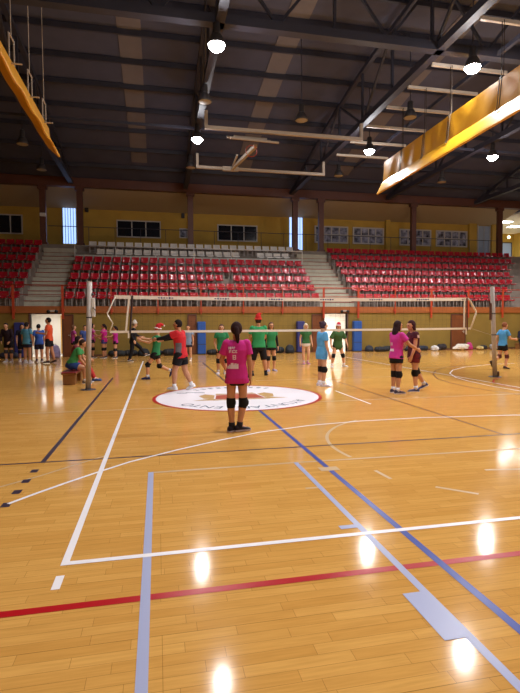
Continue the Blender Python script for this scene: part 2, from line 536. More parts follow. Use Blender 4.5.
# facade under the grandstand -------------------------------------------
OPEN_A = (-5.95, -4.53)
OPEN_B = (8.84, 10.15)
ZO = 2.07
mb = MB()
xs = [XL, OPEN_A[0], OPEN_A[1], OPEN_B[0], OPEN_B[1], XR]
for a, b in ((xs[0], xs[1]), (xs[2], xs[3]), (xs[4], xs[5])):
    mb.box(a, b, YF, YF + 0.25, 0, 2.12)
for a, b in (OPEN_A, OPEN_B):
    mb.box(a, b, YF, YF + 0.25, ZO, 2.12)
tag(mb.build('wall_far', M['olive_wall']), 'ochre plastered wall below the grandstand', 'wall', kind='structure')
mb = MB()
mb.box(XL, XR, YF - 0.06, Y0, 2.12, Z0)
tag(mb.build('trim_1', M['beam_orange']), 'orange brown fascia beam along the grandstand front', 'beam', kind='structure')
mb = MB()
mb.box(XL, OPEN_A[0], YF - 0.02, YF, 0, 0.08)
mb.box(OPEN_A[1], OPEN_B[0], YF - 0.02, YF, 0, 0.08)
mb.box(OPEN_B[1], XR, YF - 0.02, YF, 0, 0.08)
tag(mb.build('baseboard_far', M['brown_steel']), 'dark baseboard along the far wall', 'baseboard', kind='structure')

# lit corridors behind the two openings
for k, (a, b) in enumerate((OPEN_A, OPEN_B)):
    mb = MB()
    mb.box(a - 0.9, b + 0.9, 27.6, 27.7, 0, 2.29)
    mb.box(a - 1.0, a - 0.9, YF + 0.25, 27.7, 0, 2.29)
    mb.box(b + 0.9, b + 1.0, YF + 0.25, 27.7, 0, 2.29)
    mb.box(a - 1.0, b + 1.0, Y0, 27.7, 2.28, 2.299)
    mb.box(a - 1.0, b + 1.0, YF + 0.25, 27.7, -0.1, 0.0)
    tag(mb.build('wall_corridor', M['white_wall']), 'white corridor behind the ' + ('left' if k == 0 else 'right') + ' doorway', 'corridor', kind='structure')
    t = empty('ceiling_tube_light', ((a + b) / 2, 26.2, 2.18), 'lit tube light in the corridor behind the ' + ('left' if k == 0 else 'right') + ' doorway', 'light')
    mb = MB(); mb.box(-0.7, 0.7, -0.12, 0.12, 0.02, 0.1); mb.build('housing', M['white_steel'], t)
    mb = MB(); mb.box(-0.66, 0.66, -0.1, 0.1, -0.02, 0.02); mb.build('diffuser', M['tube_light'], t)
    L = bpy.data.lights.new('corridor_light', 'AREA'); L.shape = 'RECTANGLE'; L.size = 1.3; L.size_y = 0.2; L.energy = 75 if k else 28
    lo = link('corridor_light', L, None, ((a + b) / 2, 26.2, 2.14))
# doors
def door(name, x0, x1, y, label, m='door_wood', frame_m='brown_steel', z1=2.05, pane=False):
    mb = MB()
    mb.bbox(x0 + 0.05, x1 - 0.05, y - 0.05, y - 0.005, 0.01, z1 - 0.05, 0.008)
    d = mb.build(name, M[m]); tag(d, label, 'door', kind='structure')
    f = MB()
    f.box(x0, x0 + 0.05, y - 0.07, y - 0.002, 0, z1); f.box(x1 - 0.05, x1, y - 0.07, y - 0.002, 0, z1); f.box(x0 + 0.05, x1 - 0.05, y - 0.07, y - 0.002, z1 - 0.05, z1)
    f.build('door_frame', M[frame_m], d)
    h = MB(); h.box(x1 - 0.16, x1 - 0.13, y - 0.1, y - 0.05, 0.95, 1.1); h.box(x1 - 0.26, x1 - 0.13, y - 0.11, y - 0.09, 1.03, 1.06); h.build('door_handle', M['pale_steel'], d)
    return d
door('door_1', -4.52, -3.98, YF, 'brown wooden door leaf right of the lit left doorway')
door('door_2', 8.12, 8.83, YF, 'brown wooden door leaf left of the bright right doorway')
door('door_3', 16.45, 17.4, YF, 'brown wooden door below the right end of the net')
door('door_4', 1.5, 1.97, YF, 'dark brown door leaf left of a blue column pad')
d = door('door_5', -5.05, -4.3, 27.6, 'white door with an ochre frame inside the left corridor', 'white_steel', 'door_frame')

# opening frames
for k, (a, b) in enumerate((OPEN_A, OPEN_B)):
    mb = MB()
    mb.box(a - 0.07, a, YF - 0.03, YF + 0.26, 0, ZO + 0.05); mb.box(b, b + 0.07, YF - 0.03, YF + 0.26, 0, ZO + 0.05); mb.box(a, b, YF - 0.03, YF + 0.26, ZO, ZO + 0.05)
    tag(mb.build('trim_%d' % (2 + k), M['brown_steel']), 'brown frame of the ' + ('left' if k == 0 else 'right') + ' lit doorway', 'door frame', kind='structure')
    e = empty('emergency_light', (a + 1.05 if k == 0 else b - 0.22, YF - 0.06, 2.2), 'twin-headed emergency light above the ' + ('left' if k == 0 else 'right') + ' doorway', 'emergency light', 'emergency lights above the doorways')
    mb = MB(); mb.bbox(-0.16, 0.16, -0.08, -0.005, -0.03, 0.06, 0.01); mb.build('battery_box', M['pale_steel'], e)
    for s in (-1, 1):
        mb = MB(); mb.tube((s * 0.16, -0.06, 0.0), (s * 0.18, -0.2, -0.02), 0.05, 0.085, 14); mb.build('lamp_head', M['black'], e, True)

# blue pads on the columns
for (a, b, m, lab) in ((-6.62, -6.2, 'pad_navy', 'navy blue padded column cover left of the lit left doorway'), (1.98, 2.4, 'pad_blue', 'bright blue padded column cover behind the left part of the net'),
                       (7.24, 7.66, 'pad_navy', 'dark blue padded column cover left of the bright right doorway'), (10.43, 10.91, 'pad_blue', 'bright blue padded column cover right of the bright doorway')):
    mb = MB(); mb.bbox(a, b, YF - 0.28, YF - 0.02, 0.02, 1.67, 0.03)
    o = mb.build('column_pad', M[m]); tag(o, lab, 'column pad', 'padded column covers')
    mb = MB()
    for z in (0.5, 1.1):
        mb.box(a - 0.004, b + 0.004, YF - 0.284, YF - 0.27, z, z + 0.03)
    mb.build('strap', M['dark_steel'], o)

# grandstand ---------------------------------------------------------------
mb = MB()
blocks = [(XL, AISLES[0][0]), (AISLES[0][1], AISLES[1][0]), (AISLES[1][1], XR)]
for k in range(NR):
    y, z = Y0 + ROW_D * k, Z0 + ROW_H * k
    for a, b in blocks:
        mb.box(a, b, y, YG, z - ROW_H if k else 2.3, z, 0)
    for a, b in AISLES:
        mb.box(a, b, y, YG, z - ROW_H if k else 2.3, z - ROW_H / 2 if k else z, 1)
        if k:
            mb.box(a, b, y + ROW_D / 2, YG, z - ROW_H / 2, z, 1)
            mb.box(a, b, y - 0.02, y + 0.04, z - ROW_H / 2 + 0.001, z - ROW_H / 2 + 0.035, 2)
            mb.box(a, b, y + ROW_D / 2 - 0.02, y + ROW_D / 2 + 0.03, z + 0.001, z + 0.02, 2)
mb.box(XL, XR, YG, YW, ZG - ROW_H, ZG, 0)
for a, b in AISLES:
    mb.box(a, b, YG - ROW_D / 2 - 0.01, YG + 0.01, ZG - ROW_H + 0.001, ZG - ROW_H / 2, 1)
tag(mb.build('floor_grandstand', [M['concrete'], M['step'], M['nosing']]), 'stepped concrete grandstand with two pale stair aisles', 'grandstand', kind='structure')

# grey parapet in front of the two white rows
mb = MB()
yp = Y0 + ROW_D * 5 - 0.05
mb.box(-4.5, 8.85, yp, yp + 0.05, Z0 + ROW_H * 4, 5.56)
tag(mb.build('wall_parapet', M['parapet']), 'grey parapet in front of the white seats', 'parapet', kind='structure')
r = empty('white_railing', (2.2, yp - 0.035, Z0 + ROW_H * 4), 'white tubular railing in front of the white seats', 'railing')
zt = 6.06 - (Z0 + ROW_H * 4)
mb = MB(); mb.tube((-6.75, 0, zt), (6.75, 0, zt), 0.028); mb.build('top_rail', M['white_steel'], r, True)
for x in (-6.75, -4.5, -2.25, 0, 2.25, 4.5, 6.75):
    mb = MB(); mb.tube((x, 0, 0), (x, 0, zt), 0.024); mb.build('post', M['white_steel'], r, True)

# gallery ------------------------------------------------------------------
ZS0, ZS1 = 9.9, 9.15
XG = 26.3
mb = MB()
mb.box(XL, XG, YW, YW + 0.2, ZG, 10.4)
tag(mb.build('wall_gallery', M['gallery_wall']), 'yellow back wall of the upper gallery', 'wall', kind='structure')
mb = MB()
for x0, x1 in ((16.75, 17.1), (23.75, 24.4), (25.75, 26.3)):
    mb.box(x0, x1, YW - 0.25, YW, ZG, ZS1 + 0.1)
tag(mb.build('trim_4', M['gallery_wall']), 'yellow pilasters on the gallery wall', 'pilaster', kind='structure')
mb = MB()
mb.add([(XL, 31.4, ZS0), (XG, 31.4, ZS0), (XG, YW, ZS1), (XL, YW, ZS1), (XL, 31.4, ZS0 + .1), (XG, 31.4, ZS0 + .1), (XG, YW, ZS1 + .1), (XL, YW, ZS1 + .1)],
       [(0, 3, 2, 1), (4, 5, 6, 7), (0, 1, 5, 4), (1, 2, 6, 5), (2, 3, 7, 6), (3, 0, 4, 7)])
tag(mb.build('ceiling_gallery', mat('grey_soffit', (172, 154, 122), 0.85)), 'grey sloping soffit above the gallery', 'ceiling', kind='structure')
mb = MB(); mb.box(XL, XR, 31.2, 31.6, 9.85, 10.38)
tag(mb.build('beam', M['brown_steel']), 'red brown beam above the gallery columns', 'beam', kind='structure')
colx = [(-6.6, 'left of the left aisle top'), (-4.5, 'right of the daylit left window'), (2.15, 'in the middle of the white seats'), (9.05, 'before the daylit right window'),
        (10.85, 'right of the right aisle top'), (17.65, 'between the gridded gallery windows'), (24.55, 'at the right end of the gallery')]
for x, lab in colx:
    mb = MB(); mb.box(x - 0.17, x + 0.17, 31.27, 31.53, ZG, 9.85); mb.box(x - 0.24, x + 0.24, 31.22, 31.58, ZG, ZG + 0.12); mb.box(x - 0.26, x + 0.26, 31.24, 31.56, 9.65, 9.85)
    tag(mb.build('column', M['brown_steel']), 'red brown gallery column ' + lab, 'column', 'gallery columns', 'structure')
mb = MB()
mb.tube((-6.4, 31.68, 7.55), (24.5, 31.68, 7.55), 0.022)
for i in range(20):
    mb.tube((-5.6 + i * 1.55, 31.68, ZG), (-5.6 + i * 1.55, 31.68, 7.55), 0.016)
tag(mb.build('gallery_handrail', M['dark_steel']), 'thin dark handrail along the upper gallery', 'handrail')

# windows of the gallery
def window(name, x0, x1, z0, z1, nx, nz, glass, label, y=YW, fw=0.07):
    w = MB(); w.box(x0, x1, y - 0.03, y - 0.005, z0, z1)
    o = w.build(name, M[glass]); tag(o, label, 'window', kind='structure')
    f = MB()
    f.box(x0 - fw, x1 + fw, y - 0.08, y - 0.002, z1, z1 + fw); f.box(x0 - fw, x1 + fw, y - 0.08, y - 0.002, z0 - fw, z0)
    f.box(x0 - fw, x0, y - 0.08, y - 0.002, z0, z1); f.box(x1, x1 + fw, y - 0.08, y - 0.002, z0, z1)
    for i in range(1, nx):
        x = x0 + (x1 - x0) * i / nx
        f.box(x - fw * 0.45, x + fw * 0.45, y - 0.07, y - 0.002, z0, z1)
    for i in range(1, nz):
        z = z0 + (z1 - z0) * i / nz
        f.box(x0, x1, y - 0.07, y - 0.002, z - 0.03, z + 0.03)
    f.build('window_frame', M['frame_grey'], o)
    return o
window('window_1', -9.75, -8.45, 7.45, 8.55, 2, 1, 'glass_dark', 'dark two-pane window above the left block of seats')
window('window_2', -2.5, 0.25, 7.45, 8.45, 3, 1, 'glass_dark', 'dark three-pane window above the left white seats')
window('window_3', 4.25, 6.95, 7.4, 8.4, 3, 1, 'glass_dark', 'dark three-pane window above the right white seats')
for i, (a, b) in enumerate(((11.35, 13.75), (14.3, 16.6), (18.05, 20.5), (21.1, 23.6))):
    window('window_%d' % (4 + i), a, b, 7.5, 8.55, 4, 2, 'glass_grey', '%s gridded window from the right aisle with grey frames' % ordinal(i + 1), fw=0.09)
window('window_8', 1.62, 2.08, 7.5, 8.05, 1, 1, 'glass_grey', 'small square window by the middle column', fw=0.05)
for i, (a, b, s) in enumerate(((-5.95, -5.12, 'left'), (9.35, 10.35, 'right'))):
    w = MB(); w.box(a, b, YW - 0.04, YW - 0.005, ZG + 0.5, 9.45)
    o = w.build('window_%d' % (9 + i), M['daylight']); tag(o, 'tall daylit window at the top of the %s aisle' % s, 'window', kind='structure')
    f = MB()
    for j in range(6):
        x = a + (b - a) * j / 5
        f.box(x - 0.018, x + 0.018, YW - 0.07, YW - 0.03, ZG + 0.5, 9.45)
    f.box(a, b, YW - 0.07, YW - 0.03, 9.43, 9.48)
    f.build('window_frame', M['slat'], o)
mb = MB(); mb.bbox(24.65, 25.65, YW - 0.06, YW - 0.005, ZG, 9.1, 0.01)
o = mb.build('door_6', M['door_blue']); tag(o, 'grey blue door at the right end of the gallery', 'door', kind='structure')
mb = MB(); mb.box(24.58, 24.65, YW - 0.09, YW - 0.003, ZG, 9.15); mb.box(25.65, 25.72, YW - 0.09, YW - 0.003, ZG, 9.15); mb.box(25.14, 25.17, YW - 0.075, YW - 0.06, ZG + 0.05, 9.08)
mb.build('door_frame', M['frame_grey'], o)
# lit hallway past the end of the gallery wall
mb = MB()
mb.box(XG, XR, 39.0, 39.2, ZG, 10.4); mb.box(XG - 0.1, XG, YW + 0.2, 39.0, ZG, 10.4); mb.box(XR, XR + 0.2, YW, 39.2, ZG, 10.4)
tag(mb.build('wall_hallway', M['gallery_wall']), 'bright yellow hallway wall at the far right of the gallery', 'wall', kind='structure')
mb = MB(); mb.box(XG, XR, 31.4, 39.2, 9.6, 9.7)
tag(mb.build('ceiling_hallway', M['white_wall']), 'pale hallway ceiling at the far right of the gallery', 'ceiling', kind='structure')
mb = MB(); mb.box(XG - 0.1, XR, YW, 39.2, ZG - 0.2, ZG)
tag(mb.build('floor_hallway', M['step']), 'pale hallway floor at the far right of the gallery', 'floor', kind='structure')
for i, (x, y) in enumerate(((27.3, 34.2), (29.3, 35.7), (28.9, 33.6))):
    t = empty('ceiling_panel_light', (x, y, 9.59), ('leftmost', 'farther', 'nearer')[i] + (' lit panel on the hallway ceiling beside the last column' if i == 0 else ' lit panel on the hallway ceiling at the right frame edge'), 'light')
    mb = MB(); mb.box(-0.5, 0.5, -0.35, 0.35, -0.04, 0.0); mb.build('housing', M['white_steel'], t)
    mb = MB(); mb.box(-0.46, 0.46, -0.31, 0.31, -0.06, -0.04); mb.build('diffuser', M['tube_light'], t)
    L = bpy.data.lights.new('hallway_light', 'AREA'); L.size = 0.8; L.energy = 95; L.color = (0.88, 0.95, 1.0)
    link('hallway_light', L, None, (x, y, 9.5))
t = empty('wall_lamp', (31.4, 38.95, 9.3), 'round warm wall lamp on the yellow hallway wall', 'lamp')
mb = MB(); mb.tube((0, 0.04, 0), (0, -0.03, 0), 0.17, 0.17, 18); mb.build('base', M['frame_grey'], t, True)
mb = MB(); mb.ell((0, -0.06, 0), V((0.15, 0, 0)), V((0, 0.08, 0)), V((0, 0, 0.15))); mb.build('globe', mat('lit_globe', (255, 240, 200), 0.5, emit=(255, 225, 160), estr=5), t, True)
mb = MB(); mb.bbox(30.8, 31.7, 38.94, 38.995, ZG, 8.75, 0.01)
o = mb.build('door_7', M['door_blue']); tag(o, 'grey blue door on the yellow hallway wall at the far right', 'door', kind='structure')
mb = MB(); mb.box(30.72, 30.8, 38.92, 38.998, ZG, 8.83); mb.box(31.7, 31.78, 38.92, 38.998, ZG, 8.83); mb.box(30.8, 31.7, 38.92, 38.998, 8.75, 8.83)
mb.build('door_frame', M['dark_steel'], o)
# small fittings on the gallery wall
for x, z, lab in ((-4.43, 9.1, 'small dark wall speaker beside the daylit left window'), (1.82, 8.95, 'small dark wall speaker left of the middle column')):
    t = empty('wall_speaker', (x, YW, z), lab, 'speaker', 'small wall speakers')
    mb = MB(); mb.bbox(-0.11, 0.11, -0.2, -0.04, -0.16, 0.16, 0.02); mb.build('cabinet', M['black'], t)
    mb = MB(); mb.box(-0.03, 0.03, -0.05, -0.003, -0.03, 0.03); mb.build('bracket', M['dark_steel'], t)
mb = MB(); mb.bbox(-6.74, -6.4, 31.14, 31.26, 8.0, 8.2, 0.015)
tag(mb.build('junction_box', M['white_steel']), 'small white box on the column left of the left aisle', 'junction box')

# side and near walls ------------------------------------------------------
mb = MB(); mb.box(XL - 0.2, XL, YB, 39.2, 0, 12.9)
tag(mb.build('wall_left', M['wall_side']), 'left side wall of the hall', 'wall', kind='structure')
mb = MB(); mb.box(XR, XR + 0.2, YB, YW, 0, 12.9)
tag(mb.build('wall_right', M['wall_side']), 'right side wall of the hall', 'wall', kind='structure')
mb = MB(); mb.box(XL, XR, YB - 0.2, YB, 0, 10.5)
tag(mb.build('wall_near', M['wall_side']), 'near side wall behind the photographer', 'wall', kind='structure')
mb = MB(); mb.box(XL, XR, 31.45, 31.6, 10.38, 10.5)
tag(mb.build('wall_eave', M['dark_steel']), 'dark strip between beam and roof', 'wall', kind='structure')
# ---------------------------------------------------------------- roof
NY = 60
mb = MB()
ys = [YB - 0.2 + (31.7 - YB + 0.2) * i / NY for i in range(NY + 1)]
mb.rings([[(XL - 0.2, y, roof_z(y)), (XR + 0.2, y, roof_z(y)), (XR + 0.2, y, roof_z(y) + 0.12), (XL - 0.2, y, roof_z(y) + 0.12)] for y in ys])
tag(mb.build('ceiling', M['roof']), 'dark grey arched sheet roof', 'ceiling', kind='structure')
for i, x0 in enumerate((-1.32, 4.78, 11.1)):
    mb = MB()
    mb.rings([[(x0, y, roof_z(y) - 0.03), (x0 + 0.87, y, roof_z(y) - 0.03), (x0 + 0.87, y, roof_z(y) - 0.004), (x0, y, roof_z(y) - 0.004)] for y in ys[3:-4]])
    tag(mb.build('window_skylight', M['skylight']), '%s pale translucent strip in the roof, counted from the left' % ORD[i], 'skylight', 'roof light strips', 'structure')
# purlins
yy = [-1.2 + 1.72 * i for i in range(19)]
for i, y in enumerate(reversed(yy)):
    mb = MB(); z = roof_z(y) - 0.13
    mb.box(XL, XR, y - 0.05, y + 0.05, z - 0.11, z + 0.09)
    tag(mb.build('roof_purlin', M['dark_steel']), 'dark roof purlin, %s from the grandstand side' % ordinal(i + 1), 'purlin', 'roof purlins', 'structure')
# trusses across the hall
TX = [-11.8, -4.95, 1.85, 8.75, 15.6, 22.4, 29.2]
TL = ['beyond the left edge of the view', 'above the left yellow curtain', 'above the lamps over the emblem', 'left of the right yellow curtain', 'right of the right yellow curtain', 'above the right seats', 'at the far right end']
for x, lab in zip(TX, TL):
    t = empty('roof_truss', (x, 14.5, 10.0), 'dark steel roof truss ' + lab, 'truss', 'roof trusses', 'structure')
    mb = MB(); mb.box(-0.13, 0.13, -17.0, 16.7, 0.0, 0.24); mb.build('lower_chord', M['dark_steel'], t)
    ny = 24
    mb = MB()
    yl = [-17.0 + 33.7 * i / ny for i in range(ny + 1)]
    mb.rings([[(-0.09, y, roof_z(y + 14.5) - 10.44), (0.09, y, roof_z(y + 14.5) - 10.44), (0.09, y, roof_z(y + 14.5) - 10.26), (-0.09, y, roof_z(y + 14.5) - 10.26)] for y in yl])
    mb.build('upper_chord', M['dark_steel'], t)
    mb = MB()
    st = [-16.2 + 2.7 * i for i in range(13)]
    for i, y in enumerate(st):
        zt = roof_z(y + 14.5) - 10.35
        mb.beam((0, y, 0.1), (0, y, zt), 0.09, 0.09)
        if i < len(st) - 1:
            y2 = st[i + 1]
            z2 = roof_z(y2 + 14.5) - 10.35
            if i % 2 == 0:
                mb.beam((0, y, 0.1), (0, y2, z2), 0.08, 0.08)
            else:
                mb.beam((0, y, zt), (0, y2, 0.1), 0.08, 0.08)
    mb.build('web', M['dark_steel'], t)
# lattice girders along the hall between the trusses
for y, lab, full in ((14.1, 'over the middle of the hall', True), (21.75, 'nearer the grandstand', False), (5.0, 'over the near sideline', True)):
    t = empty('lattice_girder', (0, y, 10.0), 'long dark lattice girder ' + lab, 'girder', 'lattice girders', 'structure')
    mb = MB()
    if full:
        mb.box(XL, XR, -0.14, 0.14, 0.0, 0.26)
    else:
        mb.box(XL, XR, -0.05, 0.05, 0.05, 0.15)
    mb.build('lower_chord', M['dark_steel'], t)
    if full:
        mb = MB()
        zt = roof_z(y) - 10.5
        mb.box(XL, XR, -0.08, 0.08, zt, zt + 0.16)
        mb.build('upper_chord', M['dark_steel'], t)
        mb = MB()
        for a, b in zip(TX[:-1], TX[1:]):
            c = (a + b) / 2
            for p, q in (((a, 0, zt), (a + 1.7, 0, 0.2)), ((a + 1.7, 0, 0.2), (c, 0, zt)), ((c, 0, zt), (b - 1.7, 0, 0.2)), ((b - 1.7, 0, 0.2), (b, 0, zt)), ((c, 0, zt), (c, 0, 0.2))):
                mb.beam(p, q, 0.08, 0.08)
        mb.build('web', M['dark_steel'], t)
# pale curtain-carrying bars right of the fourth truss
by = [9.0, 10.6, 12.3, 14.75, 16.3, 17.95, 19.8, 21.6, 23.4]
for i, y in enumerate(by):
    mb = MB(); mb.box(8.9, 11.7, y - 0.045, y + 0.045, 9.94, 10.04)
    tag(mb.build('curtain_bar', M['pale_steel']), 'pale horizontal bar holding the right curtain, %s from the near end' % ORD[i], 'bar', 'curtain bars on the right', 'structure')
mb = MB(); mb.box(10.72, 10.84, 6.0, 25.5, 10.045, 10.18)
tag(mb.build('curtain_rail_beam', M['dark_steel']), 'thin dark runner beam right of the right curtain', 'beam', kind='structure')

# rolled dividing curtains -------------------------------------------------
def curtain(x, y0, y1, z0, z1, th, label, flip=1, sag=0.0, straps=()):
    t = empty('divider_curtain', (x, (y0 + y1) / 2, z0), label, 'curtain')
    h = z1 - z0
    n = 180
    rs = []
    L = y1 - y0
    for i in range(n + 1):
        y = -L / 2 + L * i / n
        u = y + (y0 + y1) / 2
        w = 0.5 + 0.5 * math.sin(u * 4.1 + 0.7 * math.sin(u * 1.9))
        w2 = 0.5 + 0.5 * math.sin(u * 6.7 + 2.0 * math.sin(u * 0.8))
        dz = -sag * (0.5 + 0.5 * math.sin(u * 2 * PI / 1.6))
        a = th
        prof = [(-0.05 * a, h), (0.16 * a, h), (0.18 * a, h * 0.72), (0.16 * a + 0.02 * w, h * 0.45), (0.02 * a, h * 0.28), (-0.44 * a, 0.035 * h + dz), (-0.50 * a, 0.0 + dz),
                (-0.57 * a, 0.0 + dz), (-0.585 * a, h * 0.025 + dz), (-0.53 * a - 0.01 * w2, h * 0.07), (-0.22 * a - 0.02 * w, h * 0.33), (-0.12 * a - 0.02 * w2 * w, h * 0.40), (-0.07 * a - 0.02 * w2, h * 0.70)]
        rs.append([(px * flip, y, pz) for px, pz in (prof if flip > 0 else prof[::-1])])
    mb = MB(); mb.rings(rs)
    mb.build('bundle', M['curtain'], t)
    for u in straps:
        y = u - (y0 + y1) / 2
        mb = MB()
        e = 0.03
        for dy in (-0.045, 0.045):
            mb.path([(-0.08 * th * flip, y + dy, h + 0.02), (-(0.10 * th + e) * flip, y + dy, h * 0.7), (-(0.16 * th + e) * flip, y + dy, h * 0.42), (-(0.24 * th + e) * flip, y + dy, h * 0.33)], 0.012, 6)
            mb.tube((0, y + dy, h), (0, y + dy, 9.95 - z0), 0.012, n=6)
        mb.build('cord', M['cord'], t)
    return t
curtain(9.55, 7.5, 19.4, 7.0, 8.38, 0.62, 'rolled yellow vinyl dividing curtain hanging at the upper right', 1, 0.008, (8.9, 10.55, 12.2, 14.65, 16.2, 17.85))
c = curtain(-3.3, 7.5, 16.7, 6.93, 7.76, 0.6, 'rolled yellow dividing curtain hanging at the upper left', -1, 0.07, ())
for y in (9.2, 10.9, 12.6, 14.3, 16.0):
    t = y - (7.5 + 16.7) / 2
    mb = MB()
    for q in ((0.35, 0.72), (0.35, 3.0)):
        pass
    mb.tube((0.0, t, 0.70), (0.0, t, 1.45), 0.02); mb.tube((0.0, t, 1.45), (-0.0, t + 0.42, 1.45), 0.02); mb.tube((0.0, t + 0.42, 1.45), (0.0, t + 0.42, 0.70), 0.02)
    mb.tube((0.0, t + 0.2, 1.45), (0.0, t + 0.2, 4.6), 0.012); mb.tube((-0.28, t, 0.74), (0.28, t, 0.74), 0.02)
    mb.build('hanger_frame', M['pale_steel'], c)

# lamps ---------------------------------------------------------------------
LIT = [(1.66, 13.3, 'nearer of the two lit lamps over the middle'), (1.68, 20.05, 'farther of the two lit lamps over the middle'), (9.13, 12.95, 'nearer lit lamp left of the right curtain'),
       (9.1, 19.95, 'lit lamp at the far end of the right curtain'), (14.9, 19.6, 'lit lamp below the right curtain'), (14.9, 13.0, 'lit lamp high at the far right'),
       (1.66, 6.6, 'lit lamp over the near court'), (9.13, 6.3, 'lit lamp over the near right court'), (21.5, 19.5, 'lit lamp beyond the right edge'), (14.9, 6.3, 'lit lamp over the near right corner'),
       (1.66, 0.2, 'lit lamp over the photographer')]
OFF = [(9.11, 16.5, 'unlit pale lamp between two lit lamps beside the right curtain'), (1.67, 16.7, 'unlit lamp between the two lit lamps over the middle'), (5.3, 17.5, 'small unlit lamp above the pale hoop bars'),
       (-5.35, 22.0, 'unlit dome lamp at the upper left'), (-5.35, 25.4, 'unlit dome lamp at the upper left near the gallery'), (9.1, 23.6, 'unlit lamp beyond the right curtain'), (14.9, 23.6, 'unlit lamp over the right seats'), (1.67, 23.7, 'unlit lamp near the gallery over the middle')]
def lamp(x, y, label, lit, gain=1.0):
    t = empty('high_bay_lamp', (x, y, ZL), label, 'lamp', 'lit hall lamps' if lit else 'unlit hall lamps')
    zt = roof_z(y) - 0.3 - ZL
    mb = MB(); mb.tube((0, 0, 0.62), (0, 0, zt), 0.018); mb.build('hanging_rod', M['dark_steel'], t)
    mb = MB(); mb.lathe((0, 0, 0), [(0.07, 0.62), (0.10, 0.60), (0.11, 0.34), (0.12, 0.32)][::-1], 20); mb.build('ballast_housing', M['lamp_body'], t, True)
    n = 24
    mb = MB()
    prof = [(0.245, 0.0), (0.25, 0.02), (0.22, 0.14), (0.15, 0.28), (0.10, 0.33), (0.09, 0.325), (0.14, 0.27), (0.21, 0.13), (0.237, 0.02)]
    mb.rings([[(r * math.cos(2 * PI * j / n), r * math.sin(2 * PI * j / n), z) for j in range(n)] for r, z in prof] , caps=False)
    k = len(prof) - 1
    mb.f += [(k * n + j, k * n + (j + 1) % n, (j + 1) % n, j) for j in range(n)]; mb.m += [0] * n
    mb.build('reflector', M['lamp_body'], t, True)
    mb = MB()
    if lit:
        mb.lathe((0, 0, 0), [(0.02, -0.17), (0.09, -0.155), (0.16, -0.11), (0.21, -0.05), (0.232, 0.01), (0.232, 0.03), (0.02, 0.04)], 24)
    else:
        mb.lathe((0, 0, 0), [(0.02, 0.0), (0.2, 0.005), (0.232, 0.012), (0.232, 0.03), (0.02, 0.04)], 24)
    mb.build('lens', M['lens'] if lit else M['off_lens'], t, True)
    if lit:
        L = bpy.data.lights.new('lamp_beam', 'SPOT')
        L.energy = LAMP_W * gain; L.spot_size = math.radians(158); L.spot_blend = 0.45; L.shadow_soft_size = 0.13; L.color = (1.0, 0.96, 0.94)
        link('lamp_beam', L, t, (0, 0, -0.20))
        L2 = bpy.data.lights.new('lamp_glow', 'POINT'); L2.energy = LAMP_UP; L2.shadow_soft_size = 0.15; L2.color = (0.95, 0.95, 1.0)
        link('lamp_glow', L2, t, (0, 0, -0.25))
LAMP_W = 1180
LAMP_UP = 175
ZL = 9.35
KL = (ZL - 1.55) / (9.0 - 1.55)   # the lamps hang a little higher than first measured
for x, y, lab in LIT: lamp(x * KL, y * KL, lab, True, 0.72 if x < 2 else 1.12)
for x, y, lab in OFF: lamp(x * KL, y * KL, lab, False)

# folded ceiling hoop --------------------------------------------------------
t = empty('hoop_support_frame', (5.3, 19.6, 9.4), 'folded ceiling-hung basketball hoop on two long pale bars', 'basketball hoop')
def P(x, y, z): return (x - 5.3, y - 19.6, z - 9.4)
for y, a, b in ((19.65, 1.95, 8.65), (24.6, 2.0, 8.7)):
    mb = MB(); mb.beam(P(a, y, 9.35), P(b, y, 9.35), 0.13, 0.13); mb.build('cross_bar', M['pale_steel'], t)
    for x in (a + 0.06, b - 0.06):
        mb = MB(); mb.beam(P(x, y, 9.3), P(x, y, 10.0), 0.12, 0.12); mb.build('hanger', M['pale_steel'], t)
mb = MB()
mb.beam(P(3.75, 24.4, 9.28), P(4.2, 20.6, 9.1), 0.14, 0.14)
mb.beam(P(3.75, 24.4, 9.28), P(3.7, 22.4, 9.3), 0.07, 0.07); mb.beam(P(3.3, 24.45, 9.3), P(4.1, 24.45, 9.3), 0.16, 0.2)
mb.build('folding_arm', M['pale_steel'], t)
mb = MB()
a0, a1, b0, b1 = V(P(3.1, 19.7, 8.98)), V(P(4.9, 19.75, 8.94)), V(P(4.9, 20.75, 9.32)), V(P(3.1, 20.7, 9.36))
up_ = V((0, -0.02, 0.05))
mb.add([a0, a1, b0, b1, a0 + up_, a1 + up_, b0 + up_, b1 + up_], [(3, 2, 1, 0), (4, 5, 6, 7), (0, 1, 5, 4), (1, 2, 6, 5), (2, 3, 7, 6), (3, 0, 4, 7)])
mb.build('backboard', M['bench_wood'], t)
mb = MB()
mb.beam(P(3.0, 19.68, 9.02), P(5.0, 19.73, 8.98), 0.07, 0.07); mb.beam(P(3.0, 20.75, 9.46), P(4.9, 20.8, 9.42), 0.07, 0.07); mb.beam(P(3.2, 20.2, 9.26), P(4.6, 20.2, 9.24), 0.1, 0.14)
mb.build('board_frame', M['pale_steel'], t)
mb = MB()
rc = P(3.9, 20.0, 8.72)
mb.path([(rc[0] + 0.23 * math.cos(u), rc[1], rc[2] + 0.0 + 0.23 * math.sin(u) - 0.05) for u in [2 * PI * i / 24 for i in range(25)]], 0.015, 6)
mb.build('rim', M['rail_orange'], t)
